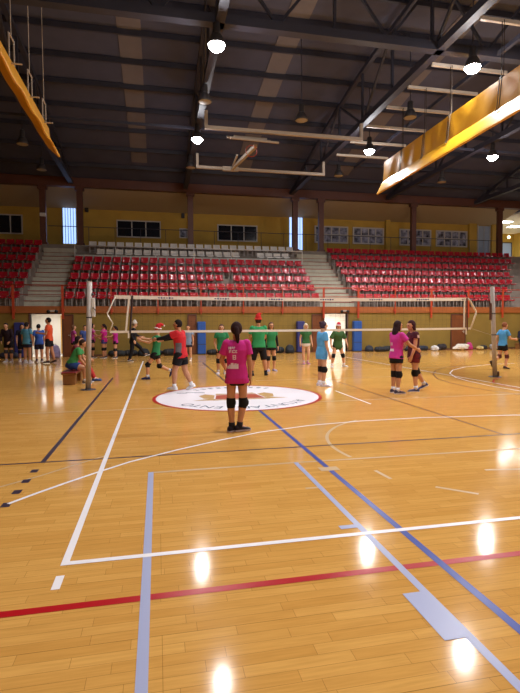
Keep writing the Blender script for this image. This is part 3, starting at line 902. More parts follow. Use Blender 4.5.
# ---------------------------------------------------------------- stadium seats
def seat_shell():
    prof = [(-0.24, 0.400), (-0.235, 0.432), (-0.20, 0.445), (-0.10, 0.432), (0.02, 0.420), (0.11, 0.425), (0.165, 0.455), (0.19, 0.52), (0.215, 0.63), (0.235, 0.73), (0.25, 0.765), (0.265, 0.765)]
    nx = 8
    top = []
    for k, (y, z) in enumerate(prof):
        u = k / (len(prof) - 1)
        hw = 0.215 if u < 0.55 else 0.215 - 0.035 * max(0, (u - 0.75) / 0.25) ** 2
        row = []
        for i in range(nx + 1):
            s = -1 + 2 * i / nx
            lift = 0.035 * abs(s) ** 3
            if z < 0.47:
                row.append((s * hw, y, z + lift))
            else:
                row.append((s * hw, y - lift * 1.2, z))
        top.append(row)
    bot = [[(x, y + (0.012 if k >= 6 else 0.0), z - (0.016 if k < 7 else 0.0)) for x, y, z in row] for k, row in enumerate(top)]
    mb = MB()
    n, w = len(prof), nx + 1
    vs = [p for r in top for p in r] + [p for r in bot for p in r]
    o = n * w
    fs = []
    for k in range(n - 1):
        for i in range(nx):
            a, b, c, d = k * w + i, k * w + i + 1, (k + 1) * w + i + 1, (k + 1) * w + i
            fs.append((a, b, c, d)); fs.append((o + d, o + c, o + b, o + a))
    for i in range(nx):
        fs.append((i + 1, i, o + i, o + i + 1)); q = (n - 1) * w
        fs.append((q + i, q + i + 1, o + q + i + 1, o + q + i))
    for k in range(n - 1):
        a, d = k * w, (k + 1) * w
        fs.append((a, d, o + d, o + a)); a += nx; d += nx
        fs.append((d, a, o + a, o + d))
    mb.add(vs, fs)
    return mb
def seat_frame():
    mb = MB()
    for s in (-1, 1):
        mb.beam((s * 0.15, -0.17, 0.0), (s * 0.15, -0.15, 0.41), 0.03, 0.03)
        mb.beam((s * 0.15, 0.12, 0.0), (s * 0.15, 0.10, 0.41), 0.03, 0.03)
        mb.beam((s * 0.15, -0.18, 0.40), (s * 0.15, 0.12, 0.40), 0.025, 0.025)
        mb.beam((s * 0.15, 0.14, 0.40), (s * 0.15, 0.25, 0.70), 0.02, 0.02)
        mb.box(s * 0.15 - 0.03, s * 0.15 + 0.03, -0.21, 0.16, 0.0, 0.012)
    mb.beam((-0.15, 0.11, 0.2), (0.15, 0.11, 0.2), 0.025, 0.025)
    return mb
SM = seat_shell().mesh('seat_shell', M['seat_red'], True)
SW = seat_shell().mesh('seat_shell_white', M['seat_white'], True)
SF = seat_frame().mesh('seat_frame', M['seat_frame'])
proto = {'red': link('stadium_seat', SM), 'white': link('stadium_seat', SW)}
protof = {k: link('support_frame', SF, o) for k, o in proto.items()}
used = set()
def seat(x, k, col, label, group):
    loc = (x, Y0 + ROW_D * k + 0.42, Z0 + ROW_H * k + 0.002)
    if col not in used:
        used.add(col); o = proto[col]; o.location = loc
    else:
        o = proto[col].copy(); COL.objects.link(o); o.location = loc
        f = protof[col].copy(); COL.objects.link(f); f.parent = o
    tag(o, label, 'seat', group)
rowname = ['front', 'second', 'third', 'fourth', 'fifth', 'sixth', 'top']
for k in range(NR):
    yk = Y0 + ROW_D * k + 0.4
    # left block, counted from the left aisle
    n = int((-6.82 + 0.302 * yk) / 0.5) + 1 if False else [2, 3, 3, 4, 4, 5, 5][k]
    for i in range(n):
        seat(-6.83 - 0.5 * i, k, 'red', 'red plastic seat, %s left of the left aisle, %s row of the left block' % (ordinal(i + 1), rowname[k]), 'red seats, %s row, left block' % rowname[k])
    # middle block
    if k < 5:
        for i in range(26):
            if k == 2 and i == 16:
                continue
            seat(-4.3 + 0.517 * i, k, 'red', 'red plastic seat, %s from the left aisle, %s row of the middle block' % (ordinal(i + 1), rowname[k]), 'red seats, %s row, middle block' % rowname[k])
    else:
        for i in range(24):
            if k == 5 and i in (0, 17, 18, 23):
                continue
            seat(-3.75 + 0.535 * i, k, 'white', 'white plastic seat, %s from the left aisle, %s of the two white rows' % (ordinal(i + 1), 'lower' if k == 5 else 'upper'), 'white seats, %s row' % ('lower' if k == 5 else 'upper'))
    # right block
    n = int((0.80 * yk - 11.35) / 0.5) + 2
    for i in range(n):
        seat(11.35 + 0.5 * i, k, 'red', 'red plastic seat, %s from the right aisle, %s row of the right block' % (ordinal(i + 1), rowname[k]), 'red seats, %s row, right block' % rowname[k])

# front railing of the grandstand -------------------------------------------
t = empty('grandstand_railing', (5.0, 25.0, Z0), 'orange railing along the front of the grandstand', 'railing')
yr = -0.13
for z, r in ((1.0, 0.028), (0.55, 0.014)):
    mb = MB(); mb.tube((-18.5, yr, z), (26.5, yr, z), r, n=8); mb.build('rail', M['rail_orange'], t, True)
px = [-13.2, -11.0, -8.8, -6.65, -4.45, -2.2, 0.04, 2.19, 4.38, 6.48, 8.76, 10.75, 12.93, 15.15, 17.5, 19.75, 22.0, 24.2, 26.4, 28.6]
for x in px:
    big = x in (-6.65, -4.45, 8.76, 10.75, 15.15, 17.5, 19.75)
    mb = MB(); w = 0.055 if big else 0.025
    mb.box(x - 5.0 - w, x - 5.0 + w, yr - 0.02, yr + 0.02, -0.62 if big else -0.4, 1.03 if big else 1.0)
    mb.box(x - 5.0 - 0.07, x - 5.0 + 0.07, yr, -0.06, -0.28, -0.14)
    mb.build('post', M['rail_orange'], t)
# ---------------------------------------------------------------- net and posts
NYP = 12.1
def net_z(x, top):
    u = (x + 0.61) / 9.02
    s = 4 * u * (1 - u)
    return (2.235 - 0.03 * s) if top else (1.385 - 0.008 * s + 0.012 * u)
t = empty('volleyball_net', (3.9, NYP, 0), 'volleyball net with white tapes stretched between two posts', 'net')
def N(x, z, dy=0.0): return (x - 3.9, dy, z)
xa, xb = -1.0, 8.5
n = 40
def band(name, za, h, th, m, x0=xa, x1=xb, top=True):
    rs = []
    for i in range(n + 1):
        x = x0 + (x1 - x0) * i / n
        z = net_z(x, top)
        rs.append([N(x, z + za, -th), N(x, z + za, th), N(x, z + za + h, th), N(x, z + za + h, -th)])
    mb = MB(); mb.rings(rs)
    return mb.build(name, m, t)
tb = band('top_tape', -0.075, 0.085, 0.006, M['net_white'])
band('bottom_tape', -0.04, 0.055, 0.006, M['net_white'], -1.12, 8.6, False)
mb = MB()
for i in range(7):
    xc = 0.2 + 1.38 * i
    for j in range(6):
        x = xc - 0.18 + 0.065 * j
        z = net_z(x, True)
        h = 0.012 + 0.006 * (j % 3 == 1)
        mb.box(x - 3.9, x - 3.9 + 0.045, -0.0085, -0.006, z - 0.036 - h, z - 0.036 + h)
mb.build('tape_mark', M['pad_navy'], tb)
mb = MB()
x = xa
while x <= xb:
    mb.tube(N(x, net_z(x, False)), N(x, net_z(x, True) - 0.05), 0.0013, n=4)
    x += 0.13
for k in range(1, 7):
    for i in range(20):
        x0, x1 = xa + (xb - xa) * i / 20, xa + (xb - xa) * (i + 1) / 20
        f = k / 7
        p = [N(q, net_z(q, False) * (1 - f) + net_z(q, True) * f) for q in (x0, x1)]
        mb.tube(p[0], p[1], 0.0013, n=4)
mb.build('netting', M['net_dark'], t)
for xt, xo, lab in ((-0.61, -0.70, 'left'), (8.43, 8.43, 'right')):
    mb = MB()
    d = -0.045 if lab == 'left' else -0.05
    mb.beam(N(xt + d, 2.2, -0.012), N(xo + d, 1.37, -0.012), 0.045, 0.008)
    mb.build('side_tape', M['net_white'], t)
    mb = MB(); mb.tube(N(xt + 0.03, 2.24, -0.012), N(xo + 0.05, 1.33, -0.012), 0.024 if lab == 'left' else 0.02, n=8)
    mb.build('antenna_sleeve', mat('antenna_sleeve_' + lab, (52, 34, 36) if lab == 'left' else (96, 44, 36), 0.6), t)
    mb = MB(); mb.box(xo - 3.9 - 0.0, xo - 3.9 + 0.035, -0.02, -0.005, 1.22, 1.38); mb.build('tape_end', M['net_white'], t)
mb = MB(); mb.path([N(-0.98, 2.2), N(-1.17, 1.82), N(-1.15, 1.76), N(-1.05, 1.58), N(-1.12, 1.38)], 0.018); mb.build('end_rope', M['net_white'], t, True)
mb = MB(); mb.path([N(8.5, 2.22), N(8.56, 2.17), N(8.76, 1.86), N(8.76, 1.82), N(8.61, 1.41)], 0.024); mb.build('end_rope', M['net_white'], t, True)
mb = MB(); mb.tube(N(-1.46, 2.27), N(-0.98, 2.22), 0.006, n=6); mb.build('top_cable', M['dark_steel'], t)
mb = MB(); mb.tube(N(8.5, 2.22), N(9.195, 2.26), 0.006, n=6); mb.build('top_cable', M['dark_steel'], t)
mb = MB(); mb.tube(N(-1.52, 1.42), N(-1.12, 1.38), 0.006, n=6); mb.build('tension_cord', M['pale_steel'], t)
mb = MB(); mb.tube(N(8.6, 1.39), N(9.24, 1.2), 0.006, n=6); mb.build('tension_cord', M['pale_steel'], t)

def net_post(x0, x1, label, side):
    t = empty('net_post', (x0, NYP, 0), label, 'net post')
    dx = x1 - x0
    q = lambda z, ox=0.0: (dx * z / 2.55 + ox, 0, z)
    mb = MB(); mb.tube(q(0.0), q(2.55), 0.062, 0.06, 20); mb.build('pole', M['post'], t, True)
    mb = MB(); mb.lathe((0, 0, 0), [(0.062, 0.012), (0.17, 0.012), (0.18, 0.006), (0.18, 0.001), (0.062, 0.001)][::-1], 24); mb.build('base_plate', M['dark_steel'], t)
    mb = MB(); mb.lathe((dx, 0, 2.55), [(0.061, -0.005), (0.061, 0.012), (0.045, 0.02), (0.005, 0.022)], 20); mb.build('end_cap', M['pale_steel'], t)
    mb = MB()
    for z in ((1.72, ) if side > 0 else (1.8, 1.2)):
        c = q(z)
        mb.lathe(c, [(0.064, -0.012), (0.067, -0.01), (0.067, 0.01), (0.064, 0.012)], 20)
    mb.build('collar', M['dark_steel'], t)
    if side > 0:
        a, b = q(1.73, 0.066), q(2.18, 0.066)
        mb = MB(); mb.bbox(a[0] - 0.005, a[0] + 0.075, -0.05, 0.05, 1.73, 2.18, 0.012)
        w = mb.build('winch_box', M['white_steel'], t)
        mb = MB(); mb.tube((a[0] + 0.04, -0.05, 1.95), (a[0] + 0.04, -0.1, 1.95), 0.012); mb.tube((a[0] + 0.04, -0.09, 1.95), (a[0] + 0.1, -0.09, 1.88), 0.01); mb.build('crank', M['dark_steel'], w)
        mb = MB(); mb.tube((q(2.27)[0] + 0.055, -0.03, 2.27), (q(2.27)[0] + 0.055, 0.03, 2.27), 0.04, n=16); mb.build('pulley', M['dark_steel'], t, True)
    else:
        mb = MB(); mb.bbox(q(1.9)[0] - 0.1, q(1.9)[0] - 0.055, -0.03, 0.03, 1.62, 2.1, 0.01); mb.build('winch_rail', M['brown_steel'], t)
        mb = MB(); mb.bbox(0.05, 0.12, -0.035, 0.035, 0.012, 0.16, 0.01); mb.build('base_lock', M['brown_steel'], t)
    return t
net_post(-1.64, -1.555, 'pale round net post with white winch box beside the seated green shirt', 1)
net_post(9.40, 9.26, 'pale round net post at the right end of the net', -1)

# bench near the left post -----------------------------------------------
t = empty('gym_bench', (-2.25, 13.8, 0), 'low wooden gym bench with red cushioned top behind the left post', 'bench', rz=PI / 2)
mb = MB(); mb.bbox(-0.65, 0.65, -0.19, 0.19, 0.26, 0.30, 0.012); mb.build('seat_board', M['bench_wood'], t)
mb = MB(); mb.bbox(-0.66, 0.66, -0.20, 0.20, 0.30, 0.335, 0.016); mb.build('cushion', M['bench_red'], t)
for x in (-0.45, 0.45):
    mb = MB(); mb.bbox(x - 0.16, x + 0.16, -0.15, 0.15, 0.0, 0.26, 0.01); mb.build('leg', M['bench_wood'], t)
mb = MB(); mb.box(-0.29, 0.29, -0.03, 0.03, 0.16, 0.24); mb.build('stretcher', M['bench_wood'], t)

# bags along the far wall --------------------------------------------------
BM = {}
def bm(c):
    if c not in BM:
        BM[c] = mat('bag_cloth_%d' % len(BM), c, 0.75, noise=0.15, nscale=6)
    return BM[c]
def bag(x, y, w, h, c, label, kind='duffel', seed=0):
    rng = random.Random(seed)
    d = 0.3
    mb = MB()
    if kind == 'duffel':
        mb.capsule((-w / 2 + h * .42, 0, h * .48), (w / 2 - h * .42, 0, h * .48), h * .48, h * .48)
        mb.ell((rng.uniform(-.1, .1) * w, 0, h * .6), V((w * .3, 0, 0)), V((0, h * .4, 0)), V((0, 0, h * .4)))
        mb.loft([((0, 0, 0.015), V((w * .42, 0, 0)), V((0, h * .36, 0))), ((0, 0, h * .5), V((w * .46, 0, 0)), V((0, h * .45, 0)))])
        nm = 'duffel_bag'
    elif kind == 'backpack':
        mb.loft([((0, 0, 0.012), V((w * .45, 0, 0)), V((0, .13, 0))), ((0, 0, h * .2), V((w * .5, 0, 0)), V((0, .15, 0))), ((0, .01, h * .6), V((w * .47, 0, 0)), V((0, .13, 0))), ((0, .03, h * .92), V((w * .32, 0, 0)), V((0, .08, 0))), ((0, .03, h), V((w * .15, 0, 0)), V((0, .04, 0)))])
        mb.loft([((0, -.13, h * .1), V((w * .34, 0, 0)), V((0, .05, 0))), ((0, -.14, h * .45), V((w * .34, 0, 0)), V((0, .05, 0))), ((0, -.12, h * .5), V((w * .28, 0, 0)), V((0, .03, 0)))])
        nm = 'backpack'
    else:
        for i in range(7):
            a = rng.uniform(-.32, .32) * w
            mb.ell((a, rng.uniform(-.06, .06), h * rng.uniform(.28, .5)), V((w * rng.uniform(.16, .3), 0, 0)), V((0, .16, 0)), V((0, 0, h * rng.uniform(.26, .48))))
        mb.loft([((0, 0, 0.012), V((w * .46, 0, 0)), V((0, .17, 0))), ((0, 0, h * .35), V((w * .42, 0, 0)), V((0, .15, 0)))])
        nm = 'jacket'
    o = remeshed(mb, nm, bm(c), 0.022, 2)
    o.location = (x, y, 0)
    lo = min(v.co.z for v in o.data.vertices)
    o.location.z = -lo + 0.001
    tag(o, label, {'duffel_bag': 'bag', 'backpack': 'backpack', 'jacket': 'jacket'}[nm], 'bags and jackets along the far wall')
    dark = bm((30, 28, 32)) if sum(c) > 150 else bm((90, 88, 92))
    if nm == 'duffel_bag':
        s = MB()
        for q in (-.2, .2):
            s.path([(q * w, -h * .50, h * .3), (q * w, -h * .46, h * .75), (q * w * .7, -h * .2, h * 1.08), (q * w * .7, h * .1, h * 1.08)], 0.012, 6)
        s.build('handle', dark, o, True)
    elif nm == 'backpack':
        s = MB(); s.path([(-w * .12, .05, h * .96), (-w * .08, .05, h * 1.06), (w * .08, .05, h * 1.06), (w * .12, .05, h * .96)], 0.012, 6); s.build('handle', dark, o, True)
    return o
YBG = 24.55
bags = [(-6.75, .62, .36, (26, 26, 44), 'duffel', 'dark navy bag at the far left edge by the wall'), (-7.55, .5, .30, (34, 22, 40), 'heap', 'dark purple jacket heap beside the navy bag at left'),
    (-1.95, .62, .38, (24, 30, 34), 'duffel', 'black bag by the wall below the left end of the net'), (-1.32, .55, .36, (20, 22, 28), 'duffel', 'black bag, second from the left net end'),
    (-0.68, .6, .40, (16, 18, 24), 'backpack', 'black backpack by the wall behind the running dark player'), (-0.05, .52, .34, (22, 24, 36), 'heap', 'dark jacket pile left of the elf-hatted runner'),
    (0.62, .6, .42, (18, 20, 26), 'duffel', 'black bag by the wall behind the red shirt'), (1.12, .36, .40, (26, 30, 36), 'backpack', 'dark backpack left of the narrow brown door'),
    (2.75, .55, .34, (22, 24, 30), 'duffel', 'black bag right of the bright blue pad'), (4.75, .62, .36, (20, 22, 28), 'duffel', 'black bag behind the tall green shirt'),
    (5.45, .6, .34, (24, 34, 42), 'heap', 'dark teal jacket heap between the green shirts'), (6.1, .62, .42, (20, 28, 36), 'duffel', 'dark teal bag left of the pale-haired player'),
    (6.72, .5, .48, (22, 26, 34), 'backpack', 'tall dark backpack behind the pale-haired player'), (11.3, .5, .36, (30, 34, 46), 'backpack', 'dark backpack just right of the right blue pad'),
    (11.85, .62, .34, (26, 30, 40), 'duffel', 'dark bag, second right of the right blue pad'), (12.5, .62, .36, (24, 26, 34), 'duffel', 'dark bag left of the hugging pair'),
    (13.6, .6, .34, (28, 32, 46), 'duffel', 'dark bag hidden behind the hugging pair'), (14.45, .6, .34, (26, 34, 52), 'duffel', 'navy bag just right of the hugging pair'),
    (15.05, .38, .38, (206, 206, 206), 'heap', 'small white jacket between dark bags'), (15.62, .62, .52, (34, 24, 28), 'heap', 'tall dark brown coat heap right of the small white jacket'),
    (16.65, .98, .46, (214, 206, 194), 'heap', 'large white jacket heap by the brown door'), (17.45, .38, .46, (176, 44, 110), 'backpack', 'magenta backpack beside the large white heap'),
    (17.88, .3, .28, (190, 170, 110), 'heap', 'small yellowish jacket right of the magenta backpack'), (18.3, .44, .30, (30, 34, 44), 'duffel', 'small dark bag left of the grey heap'),
    (18.85, .56, .40, (156, 156, 158), 'heap', 'grey jacket heap left of the right net post'), (19.5, .6, .36, (30, 30, 48), 'duffel', 'navy bag behind the right net post'), (22.4, .7, .4, (24, 26, 40), 'duffel', 'navy bag at the far right edge by the wall')]
for i, (x, w, h, c, k, lab) in enumerate(bags):
    bag(x, YBG + (0.1 if i % 2 else -0.22), w * {'duffel': 1.25, 'heap': 1.1, 'backpack': 1.0}[k], h * (0.85 if k != 'backpack' else 0.95), c, lab, k, i)
# lavender bag in the left doorway and blue bag by the bench
b = bag(-4.72, 24.2, .5, .62, (150, 138, 176), 'lavender backpack standing in the left doorway', 'backpack', 91); b['group'] = 'bags near the left doorway'
# ---------------------------------------------------------------- people
PM = {}
def pm(n, c, rough=0.8, noise=0.05):
    k = (n, c)
    if k not in PM:
        PM[k] = mat('%s_%d' % (n, len(PM)), c, rough, spec=0.25, noise=noise, nscale=12)
    return PM[k]
SKIN = [(206, 152, 118), (196, 140, 106), (214, 164, 132), (182, 126, 92)]
M['eye'] = mat('eye', (30, 22, 20), 0.2)
M['mouth'] = mat('lips', (160, 84, 80), 0.5)

def dirv(f, o, s):
    f, o = math.radians(f), math.radians(o)
    return V((s * math.sin(o), math.cos(o) * math.sin(f), -math.cos(o) * math.cos(f)))

def rot_to(v, d):
    return v.rotation_difference(d)

def person(label, loc, yaw, H=1.6, vox=0.010, bw=1.0, skin=0, lean=0, side=0, twist=0,
           thL=(2, 3), thR=(2, 3), shL=(-2, 0), shR=(-2, 0), ftL=(-8, 0), ftR=(8, 0),
           arL=(0, 10), arR=(0, 10), foL=(8, 4), foR=(8, 4), head=(0, 0, 0), curl=1.0,
           shirt=(40, 130, 80), hem=-0.07, sleeve=0.55, fit=1.0, shorts=(24, 22, 26), leg=0.35, pants=False,
           pads=None, shoes=(230, 228, 230), sole=(240, 240, 240), socks=None, hair=(48, 30, 26), style='short',
           hat=None, under=None, collar=None, face=True, group=None, z=None):
    h = H
    sk = SKIN[skin % 4]
    mskin = pm('skin', sk, 0.55, 0.03)
    spine_q = Matrix.Rotation(math.radians(-twist), 3, 'Z') @ Matrix.Rotation(math.radians(side), 3, 'Y') @ Matrix.Rotation(math.radians(-lean), 3, 'X')
    SX, SY, SZ = spine_q @ V((1, 0, 0)), spine_q @ V((0, 1, 0)), spine_q @ V((0, 0, 1))
    J = {}
    J['pel'] = V((0, 0, 0))
    for s, n, th, sh in ((-1, 'L', thL, shL), (1, 'R', thR, shR)):
        J['hip' + n] = V((s * 0.052 * h * bw, 0, -0.005 * h))
        J['kn' + n] = J['hip' + n] + dirv(th[0], th[1], s) * 0.243 * h
        J['an' + n] = J['kn' + n] + dirv(sh[0], sh[1], s) * 0.222 * h
    def spt(a, x=0, y=0):
        return SZ * (a * h) + SX * (x * h) + SY * (y * h)
    feet = {}
    for n, ft in (('L', ftL), ('R', ftR)):
        y, p = math.radians(ft[0]), math.radians(ft[1])
        fd = V((math.sin(y) * math.cos(p), math.cos(y) * math.cos(p), -math.sin(p)))
        fx = V((math.cos(y), -math.sin(y), 0))
        fz = fx.cross(fd)
        base = J['an' + n] - fz * 0.040 * h
        feet[n] = (base, fd, fx, fz)
    low = min(min((b + fd * (t * h)).z for t in (-0.04, 0.1)) for b, fd, fx, fz in feet.values())
    up = V((0, 0, -low + 0.002 if z is None else z))
    for k in J:
        J[k] = J[k] + up
    feet = {n: (b + up, fd, fx, fz) for n, (b, fd, fx, fz) in feet.items()}
    pel = J['pel']
    S = lambda a, x=0, y=0: pel + spt(a, x, y)
    for s, n, ar, fo in ((-1, 'L', arL, foL), (1, 'R', arR, foR)):
        J['sh' + n] = S(0.295, s * 0.098 * bw, -0.004)
        J['el' + n] = J['sh' + n] + (spine_q @ dirv(ar[0], ar[1], s)) * 0.168 * h
        J['wr' + n] = J['el' + n] + (spine_q @ dirv(fo[0], fo[1], s)) * 0.142 * h
    neck = S(0.325)
    hq = spine_q @ Matrix.Rotation(math.radians(-head[0]), 3, 'Z') @ Matrix.Rotation(math.radians(-head[1]), 3, 'X') @ Matrix.Rotation(math.radians(head[2]), 3, 'Y')
    HX, HY, HZ = hq @ V((1, 0, 0)), hq @ V((0, 1, 0)), hq @ V((0, 0, 1))
    hc = neck + SZ * (0.03 * h) + HZ * (0.068 * h) + HY * (0.012 * h)
    hp = lambda x, y, zz: hc + HX * (x * h) + HY * (y * h) + HZ * (zz * h)
    # -- body
    b = MB()
    def torso(mb, add, k, a0, top=0.318, hemw=None):
        prof = [(-0.075, .086, .062), (-0.02, .092, .070), (0.04, .086, .062), (0.105, .074, .054), (0.17, .080, .060), (0.235, .090, .064), (0.285, .088, .052), (0.318, .052, .040)]
        secs = []
        for a, w, d in prof:
            if a < a0 - 0.001:
                continue
            secs.append((a, w, d))
        if not secs or secs[0][0] > a0 + 0.004:
            lo = [q for q in prof if q[0] <= a0 + 0.004]
            w, d = (lo[-1][1], lo[-1][2]) if lo else (prof[0][1], prof[0][2])
            secs = [(a0, hemw or w, d)] + secs
        mb.loft([(S(a), SX * ((w * bw * k + add) * h), SY * ((d * bw * k + add) * h)) for a, w, d in secs if a <= top + 0.001])
    torso(b, 0, 1.0, -0.075)
    b.capsule(S(0.30), hc - HZ * (0.035 * h) - HY * (0.010 * h), 0.034 * h, 0.030 * h)
    b.ell(hc, HX * (0.047 * h), HY * (0.057 * h), HZ * (0.060 * h))
    b.ell(hp(0, 0.016, -0.034), HX * (0.036 * h), HY * (0.038 * h), HZ * (0.036 * h))
    b.ell(hp(0, 0.040, -0.055), HX * (0.014 * h), HY * (0.013 * h), HZ * (0.013 * h))
    b.capsule(hp(0, 0.055, 0.006), hp(0, 0.064, -0.016), 0.006 * h, 0.0085 * h)
    b.capsule(hp(-0.022, 0.050, 0.012), hp(0.022, 0.050, 0.012), 0.007 * h, 0.007 * h)
    for s in (-1, 1):
        b.ell(hp(s * 0.048, -0.002, -0.006), HX * (0.006 * h), HY * (0.013 * h), HZ * (0.018 * h))
    for s, n in ((-1, 'L'), (1, 'R')):
        hip, kn, an = J['hip' + n], J['kn' + n], J['an' + n]
        b.capsule(hip, kn, 0.055 * h * bw, 0.036 * h * bw)
        b.capsule(kn, kn.lerp(an, 0.30), 0.036 * h * bw, 0.037 * h * bw)
        b.capsule(kn.lerp(an, 0.30), an, 0.037 * h * bw, 0.021 * h)
        base, fd, fx, fz = feet[n]
        back = (kn - an).normalized().cross(fx).normalized()
        b.capsule(kn.lerp(an, 0.18) + back * (0.008 * h), kn.lerp(an, 0.5) + back * (0.004 * h), 0.033 * h * bw, 0.027 * h * bw)
        b.capsule(an, base + fz * 0.022 * h + fd * 0.06 * h, 0.023 * h, 0.019 * h)
        sh, el, wr = J['sh' + n], J['el' + n], J['wr' + n]
        b.capsule(sh, el, 0.032 * h * bw, 0.024 * h * bw)
        b.capsule(el, el.lerp(wr, 0.25), 0.024 * h * bw, 0.025 * h * bw)
        b.capsule(el.lerp(wr, 0.25), wr, 0.025 * h * bw, 0.0165 * h)
        d = (wr - el).normalized()
        nn = SX * (-s)
        nn = (nn - d * nn.dot(d))
        nn = nn.normalized() if nn.length > 0.2 else (SY - d * SY.dot(d)).normalized()
        w = d.cross(nn).normalized()
        if w.dot(SY + SZ * 0.5) < 0:
            w = -w
        for q in (-1, -0.33, 0.33, 1):
            b.capsule(wr + w * (q * 0.010 * h), wr + d * (0.050 * h) + w * (q * 0.017 * h), 0.0095 * h, 0.0078 * h, 10, 3)
        for q, ln in ((-1.0, .036), (-0.34, .043), (0.34, .046), (1.0, .042)):
            p0 = wr + d * (0.050 * h) + w * (q * 0.0178 * h)
            a1, a2 = math.radians(14 * curl), math.radians(42 * curl)
            p1 = p0 + (d * math.cos(a1) + nn * math.sin(a1)) * (ln * 0.52 * h)
            p2 = p1 + (d * math.cos(a2) + nn * math.sin(a2)) * (ln * 0.48 * h)
            b.capsule(p0, p1, 0.0062 * h, 0.0056 * h, 9, 3)
            b.capsule(p1, p2, 0.0056 * h, 0.0048 * h, 9, 3)
        t0 = wr + d * (0.014 * h) + w * (0.014 * h)
        t1 = t0 + (d * 0.7 + w * 0.55 + nn * 0.35).normalized() * (0.028 * h)
        t2 = t1 + (d * 0.9 + w * 0.1 + nn * 0.35).normalized() * (0.022 * h)
        b.capsule(t0, t1, 0.0082 * h, 0.0066 * h, 9, 3)
        b.capsule(t1, t2, 0.0066 * h, 0.0054 * h, 9, 3)
    o = remeshed(b, 'person', mskin, vox, 2)
    o.location = loc
    o.rotation_euler = (0, 0, math.radians(yaw))
    tag(o, label, 'person', group)
    # -- shorts or trousers
    c = MB()
    sc = pm('shorts_cloth', shorts)
    c.loft([(S(a), SX * (w * h * bw), SY * (d * h * bw)) for a, w, d in ((0.075, .081, .064), (0.03, .093, .074), (-0.02, .100, .080), (-0.06, .098, .078), (-0.085, .080, .066))])
    for n in 'LR':
        hip, kn, an = J['hip' + n], J['kn' + n], J['an' + n]
        if pants:
            c.frust(hip, kn, 0.066 * h * bw, 0.047 * h * bw); c.capsule(kn, kn, 0.047 * h * bw, 0.047 * h * bw); c.frust(kn, kn.lerp(an, 0.93), 0.047 * h * bw, 0.034 * h)
        else:
            e = hip.lerp(kn, leg)
            r1 = (0.066 - 0.012 * leg) * h * bw
            c.capsule(hip, hip.lerp(kn, 0.02), 0.065 * h * bw, 0.065 * h * bw)
            c.frust(hip, e, 0.066 * h * bw, r1 if leg < 0.8 else r1 - 0.004 * h)
    remeshed(c, 'trousers' if pants else 'shorts', sc, max(vox, 0.008), 1, o)
    # -- shirt
    c = MB()
    k = 1.0 + 0.10 * fit
    torso(c, 0.010 * fit, k, hem, 0.318, hemw=(0.100 if hem < 0 else None))
    c.capsule(S(0.288, -0.085 * bw), S(0.288, 0.085 * bw), 0.040 * h, 0.040 * h)
    for n in 'LR':
        sh, el, wr = J['sh' + n], J['el' + n], J['wr' + n]
        if sleeve <= 0:
            continue
        if sleeve <= 1:
            c.capsule(sh, sh.lerp(el, 0.03), 0.043 * h * bw, 0.043 * h * bw)
            c.frust(sh, sh.lerp(el, sleeve), 0.043 * h * bw, 0.047 * h * bw * (0.95 + 0.07 * fit))
        else:
            c.capsule(sh, el, 0.043 * h * bw, 0.033 * h * bw); c.frust(el, el.lerp(wr, 0.97), 0.033 * h * bw, 0.024 * h)
    so = remeshed(c, 'shirt', pm('shirt_cloth', shirt), max(vox, 0.008), 1, o)
    if under:
        c = MB()
        for n in 'LR':
            sh, el, wr = J['sh' + n], J['el' + n], J['wr' + n]
            c.capsule(sh.lerp(el, .3), el, 0.034 * h * bw, 0.029 * h * bw); c.frust(el, el.lerp(wr, 0.97), 0.029 * h * bw, 0.022 * h)
            remeshed(c, 'arm_sleeve', pm('sleeve_cloth', under), max(vox, 0.008), 1, o); c = MB()
    # -- knee pads, socks, shoes
    for n in 'LR':
        hip, kn, an = J['hip' + n], J['kn' + n], J['an' + n]
        base, fd, fx, fz = feet[n]
        if pads:
            c = MB()
            u, d2 = (hip - kn).normalized(), (an - kn).normalized()
            c.frust(kn + u * (0.048 * h), kn, 0.045 * h * bw, 0.045 * h * bw); c.frust(kn, kn + d2 * (0.046 * h), 0.045 * h * bw, 0.041 * h * bw); c.capsule(kn, kn + u * 0.001, 0.045 * h * bw, 0.045 * h * bw)
            f = (fd - u * fd.dot(u)).normalized()
            c.ell(kn + f * (0.016 * h), fx * (0.036 * h), f * (0.038 * h), u * (0.046 * h))
            remeshed(c, 'knee_pad', pm('pad_cloth', pads), max(vox * .8, 0.007), 2, o)
        if socks:
            c = MB(); c.frust(an.lerp(kn, 0.2), an - fz * (0.012 * h), 0.029 * h, 0.028 * h, 16)
            c.build('sock', pm('sock_cloth', socks), o, True)
        prof = [(-0.045, .016, .030), (-0.038, .026, .052), (-0.01, .029, .060), (0.02, .028, .052), (0.05, .031, .040), (0.08, .033, .032), (0.10, .026, .025), (0.112, .012, .018)]
        rs, rsole = [], []
        for t, w, hh in prof:
            ring, r2 = [], []
            for j in range(16):
                a = 2 * PI * j / 16
                zz = hh * (0.5 + 0.5 * math.sin(a))
                q = base + fd * (t * h) + fx * (w * h * math.cos(a) * (1.0 if zz < hh * .6 else .9)) + fz * (max(zz, 0.006) * h)
                ring.append(q)
                r2.append(base + fd * (t * 1.03 * h) + fx * (w * 1.07 * h * math.cos(a)) + fz * ((0.0 if math.sin(a) < 0 else 0.012) * h))
            rs.append(ring); rsole.append(r2)
        c = MB(); c.rings(rs); shoe = c.build('shoe', pm('shoe_cloth', shoes, 0.5), o, True)
        c = MB(); c.rings(rsole); c.build('shoe_sole', pm('sole_rubber', sole, 0.6), shoe)
    # -- hair
    c = MB()
